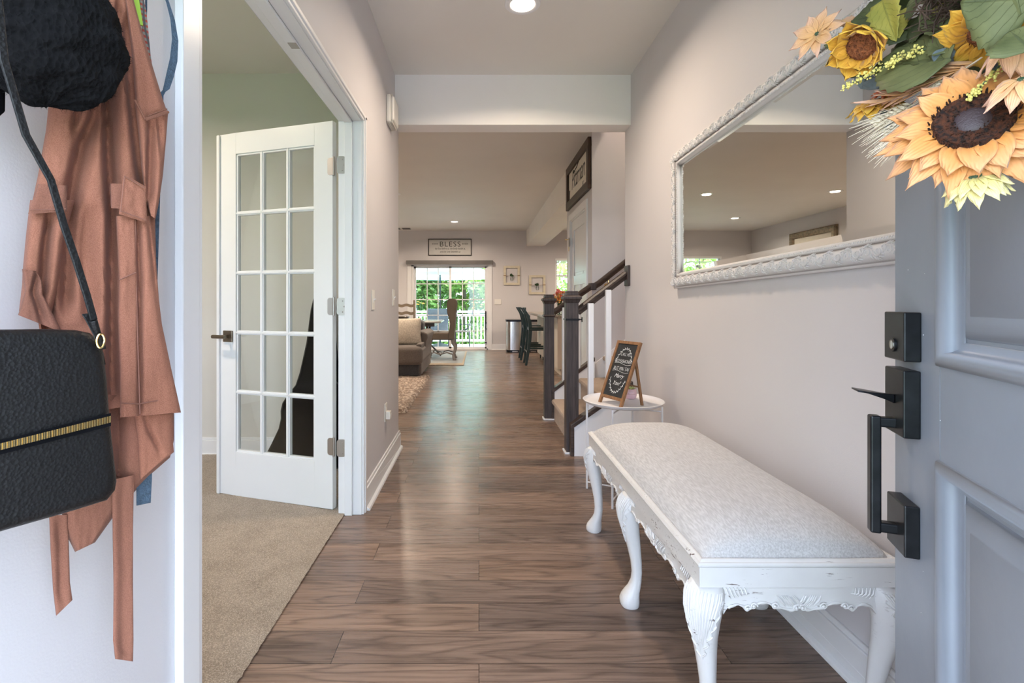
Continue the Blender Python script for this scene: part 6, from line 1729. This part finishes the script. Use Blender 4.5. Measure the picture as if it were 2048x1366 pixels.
mt, nt, b_ = new_mat('aqua canopy cloth'); b_.inputs['Base Color'].default_value = (.45, .78, .74, 1); b_.inputs['Roughness'].default_value = .8
trn = N(nt, 'ShaderNodeBsdfTranslucent'); trn.inputs[0].default_value = (.55, .88, .84, 1); mx = N(nt, 'ShaderNodeMixShader'); mx.inputs[0].default_value = .6
L(nt, b_.outputs[0], mx.inputs[1]); L(nt, trn.outputs[0], mx.inputs[2]); L(nt, mx.outputs[0], nt.nodes['Material Output'].inputs[0])
m = MB(); UR = 1.5; rings = []
for rr_, zz in ((.03, 2.36), (.5, 2.22), (1.0, 2.02), (UR, 1.82), (UR, 1.74)):
    ring = []
    for k in range(32):
        a = 2*PI*k/32; pinch = 1 - (.03 if k % 4 else 0); ring.append(Vector((-1.03 + rr_*pinch*math.cos(a), 13.25 + rr_*pinch*math.sin(a), zz)))
    rings.append(ring)
m.loft(rings, caps=False); m.build('canopy', mt, um, ang=60)

def leafmat(name, a, b_c):
    m, nt, b = new_mat(name)
    n = N(nt, 'ShaderNodeTexNoise'); n.inputs['Scale'].default_value = 2.5; n.inputs['Detail'].default_value = 5; L(nt, pos(nt), n.inputs[0])
    c = ramp(nt, n.outputs[0], [(.35, a), (.65, b_c)]); L(nt, c, b.inputs['Base Color']); b.inputs['Roughness'].default_value = .6
    tr = N(nt, 'ShaderNodeBsdfTranslucent'); L(nt, c, tr.inputs[0]); mx = N(nt, 'ShaderNodeMixShader'); mx.inputs[0].default_value = .45
    L(nt, b.outputs[0], mx.inputs[1]); L(nt, tr.outputs[0], mx.inputs[2]); L(nt, mx.outputs[0], nt.nodes['Material Output'].inputs[0]); return m
LM = [leafmat('leaf green', (.10, .22, .03), (.30, .46, .10)), leafmat('leaf bright green', (.18, .34, .05), (.46, .62, .18)), leafmat('leaf deep green', (.04, .12, .02), (.15, .30, .06))]
M_BARK = simple('bark', (.10, .075, .055), .9, noise_scale=8, noise_amt=.4)
def tree(x, y, h, w, n, mi, label, z0=-1.2, trunk=.12):
    t = thing('tree', (x, y, z0), label, 'tree', 'trees beyond the deck')
    random.seed(int(abs(x*31+y*17)*10)); vs, fs = [], []
    blobs = [(Vector((x + random.uniform(-w, w)*.6, y + random.uniform(-w, w)*.35, z0 + h*random.uniform(.12, .95))), random.uniform(.25, .5)*w) for _ in range(26)]
    for _ in range(n):
        c, r_ = random.choice(blobs); d = Vector((random.gauss(0,1), random.gauss(0,1), random.gauss(0,1))).normalized()*r_*random.uniform(.6, 1.0)
        p = c + d; s = random.uniform(.06, .13); a = Vector((random.gauss(0,1), random.gauss(0,1), random.gauss(0,1))).normalized(); q = a.orthogonal().normalized()
        i = len(vs); vs += [p - a*s, p + q*s*.45, p + a*s, p - q*s*.45]; fs.append((i, i+1, i+2, i+3))
    o0 = off(t); me = bpy.data.meshes.new('foliage'); me.from_pydata([tuple(v-o0) for v in vs], [], fs); me.materials.append(LM[mi])
    fo = bpy.data.objects.new('foliage', me); COL.objects.link(fo); fo.parent = t
    m = MB(); m.tube([(x, y, z0), (x+.1, y, z0+h*.4), (x-.05, y, z0+h*.85)], [trunk, trunk*.8, trunk*.3], 8); m.build('trunk', M_BARK, t)
tree(-3.6, 18, 5.5, 2.2, 6500, 0, 'leafy green tree at the left beyond the deck')
tree(-1.9, 17.2, 4.8, 1.5, 6500, 2, 'dark leafy tree behind the umbrella pole')
tree(-.6, 17.8, 5.2, 1.5, 6500, 0, 'green tree in the middle beyond the deck')
tree(.55, 17.0, 5.0, 1.2, 5000, 1, 'bright sunlit tree at the right of the patio door view')
tree(2.6, 17.5, 5.5, 2.0, 6500, 1, 'bright green tree outside the kitchen window')
tree(5.2, 19, 6.5, 2.4, 5000, 0, 'green tree far right of the deck')
tree(-6.2, 18.5, 6.5, 2.6, 5000, 1, 'sunlit tree outside the left window')
tree(-1.2, 22, 7.0, 3.5, 6000, 2, 'tall dark tree farthest behind the others')
tree(-5.0, -9, 5.5, 2.2, 3500, 0, 'tree in front of the house'); tree(3.0, -10, 6, 2.5, 3500, 1, 'tree across the front lawn')
# yellow flowers standing over the railing
def yellow_plant(x, label):
    t = thing('flowering_plant', (x, 14.5, -1.2), label, 'plant')
    m = MB(); random.seed(int(x*10)+40)
    tips = []
    for k in range(7):
        dx = random.uniform(-.14, .14); zt_ = random.uniform(.85, 1.12); m.tube([(x, 14.5, -1.2), (x+dx*.5, 14.5, 0), (x+dx, 14.5, zt_)], .006, 5); tips.append(Vector((x+dx, 14.5, zt_)))
    m.build('stem', M_STEM, t)
    pm = PM()
    for k in range(60): 
        a = random.uniform(0, 2*PI); pm.petal((x+random.uniform(-.12,.12), 14.5, random.uniform(-.2, .85)), (math.cos(a), math.sin(a)*.5, .5), (0,-1,.5), .14, .05, .2, .1)
    pm.build('leaves', LM[1], t)
    pm = PM()
    for p in tips:
        for k in range(9): a = 2*PI*k/9; pm.petal(p, (math.cos(a), math.sin(a), -.15), (0,0,1), .05, .02, .2, -.2)
    pm.build('blossoms', M_YELL, t)
yellow_plant(-1.68, 'yellow flowers standing over the deck railing at the left')
yellow_plant(-.05, 'yellow flowers standing over the deck railing at the right')
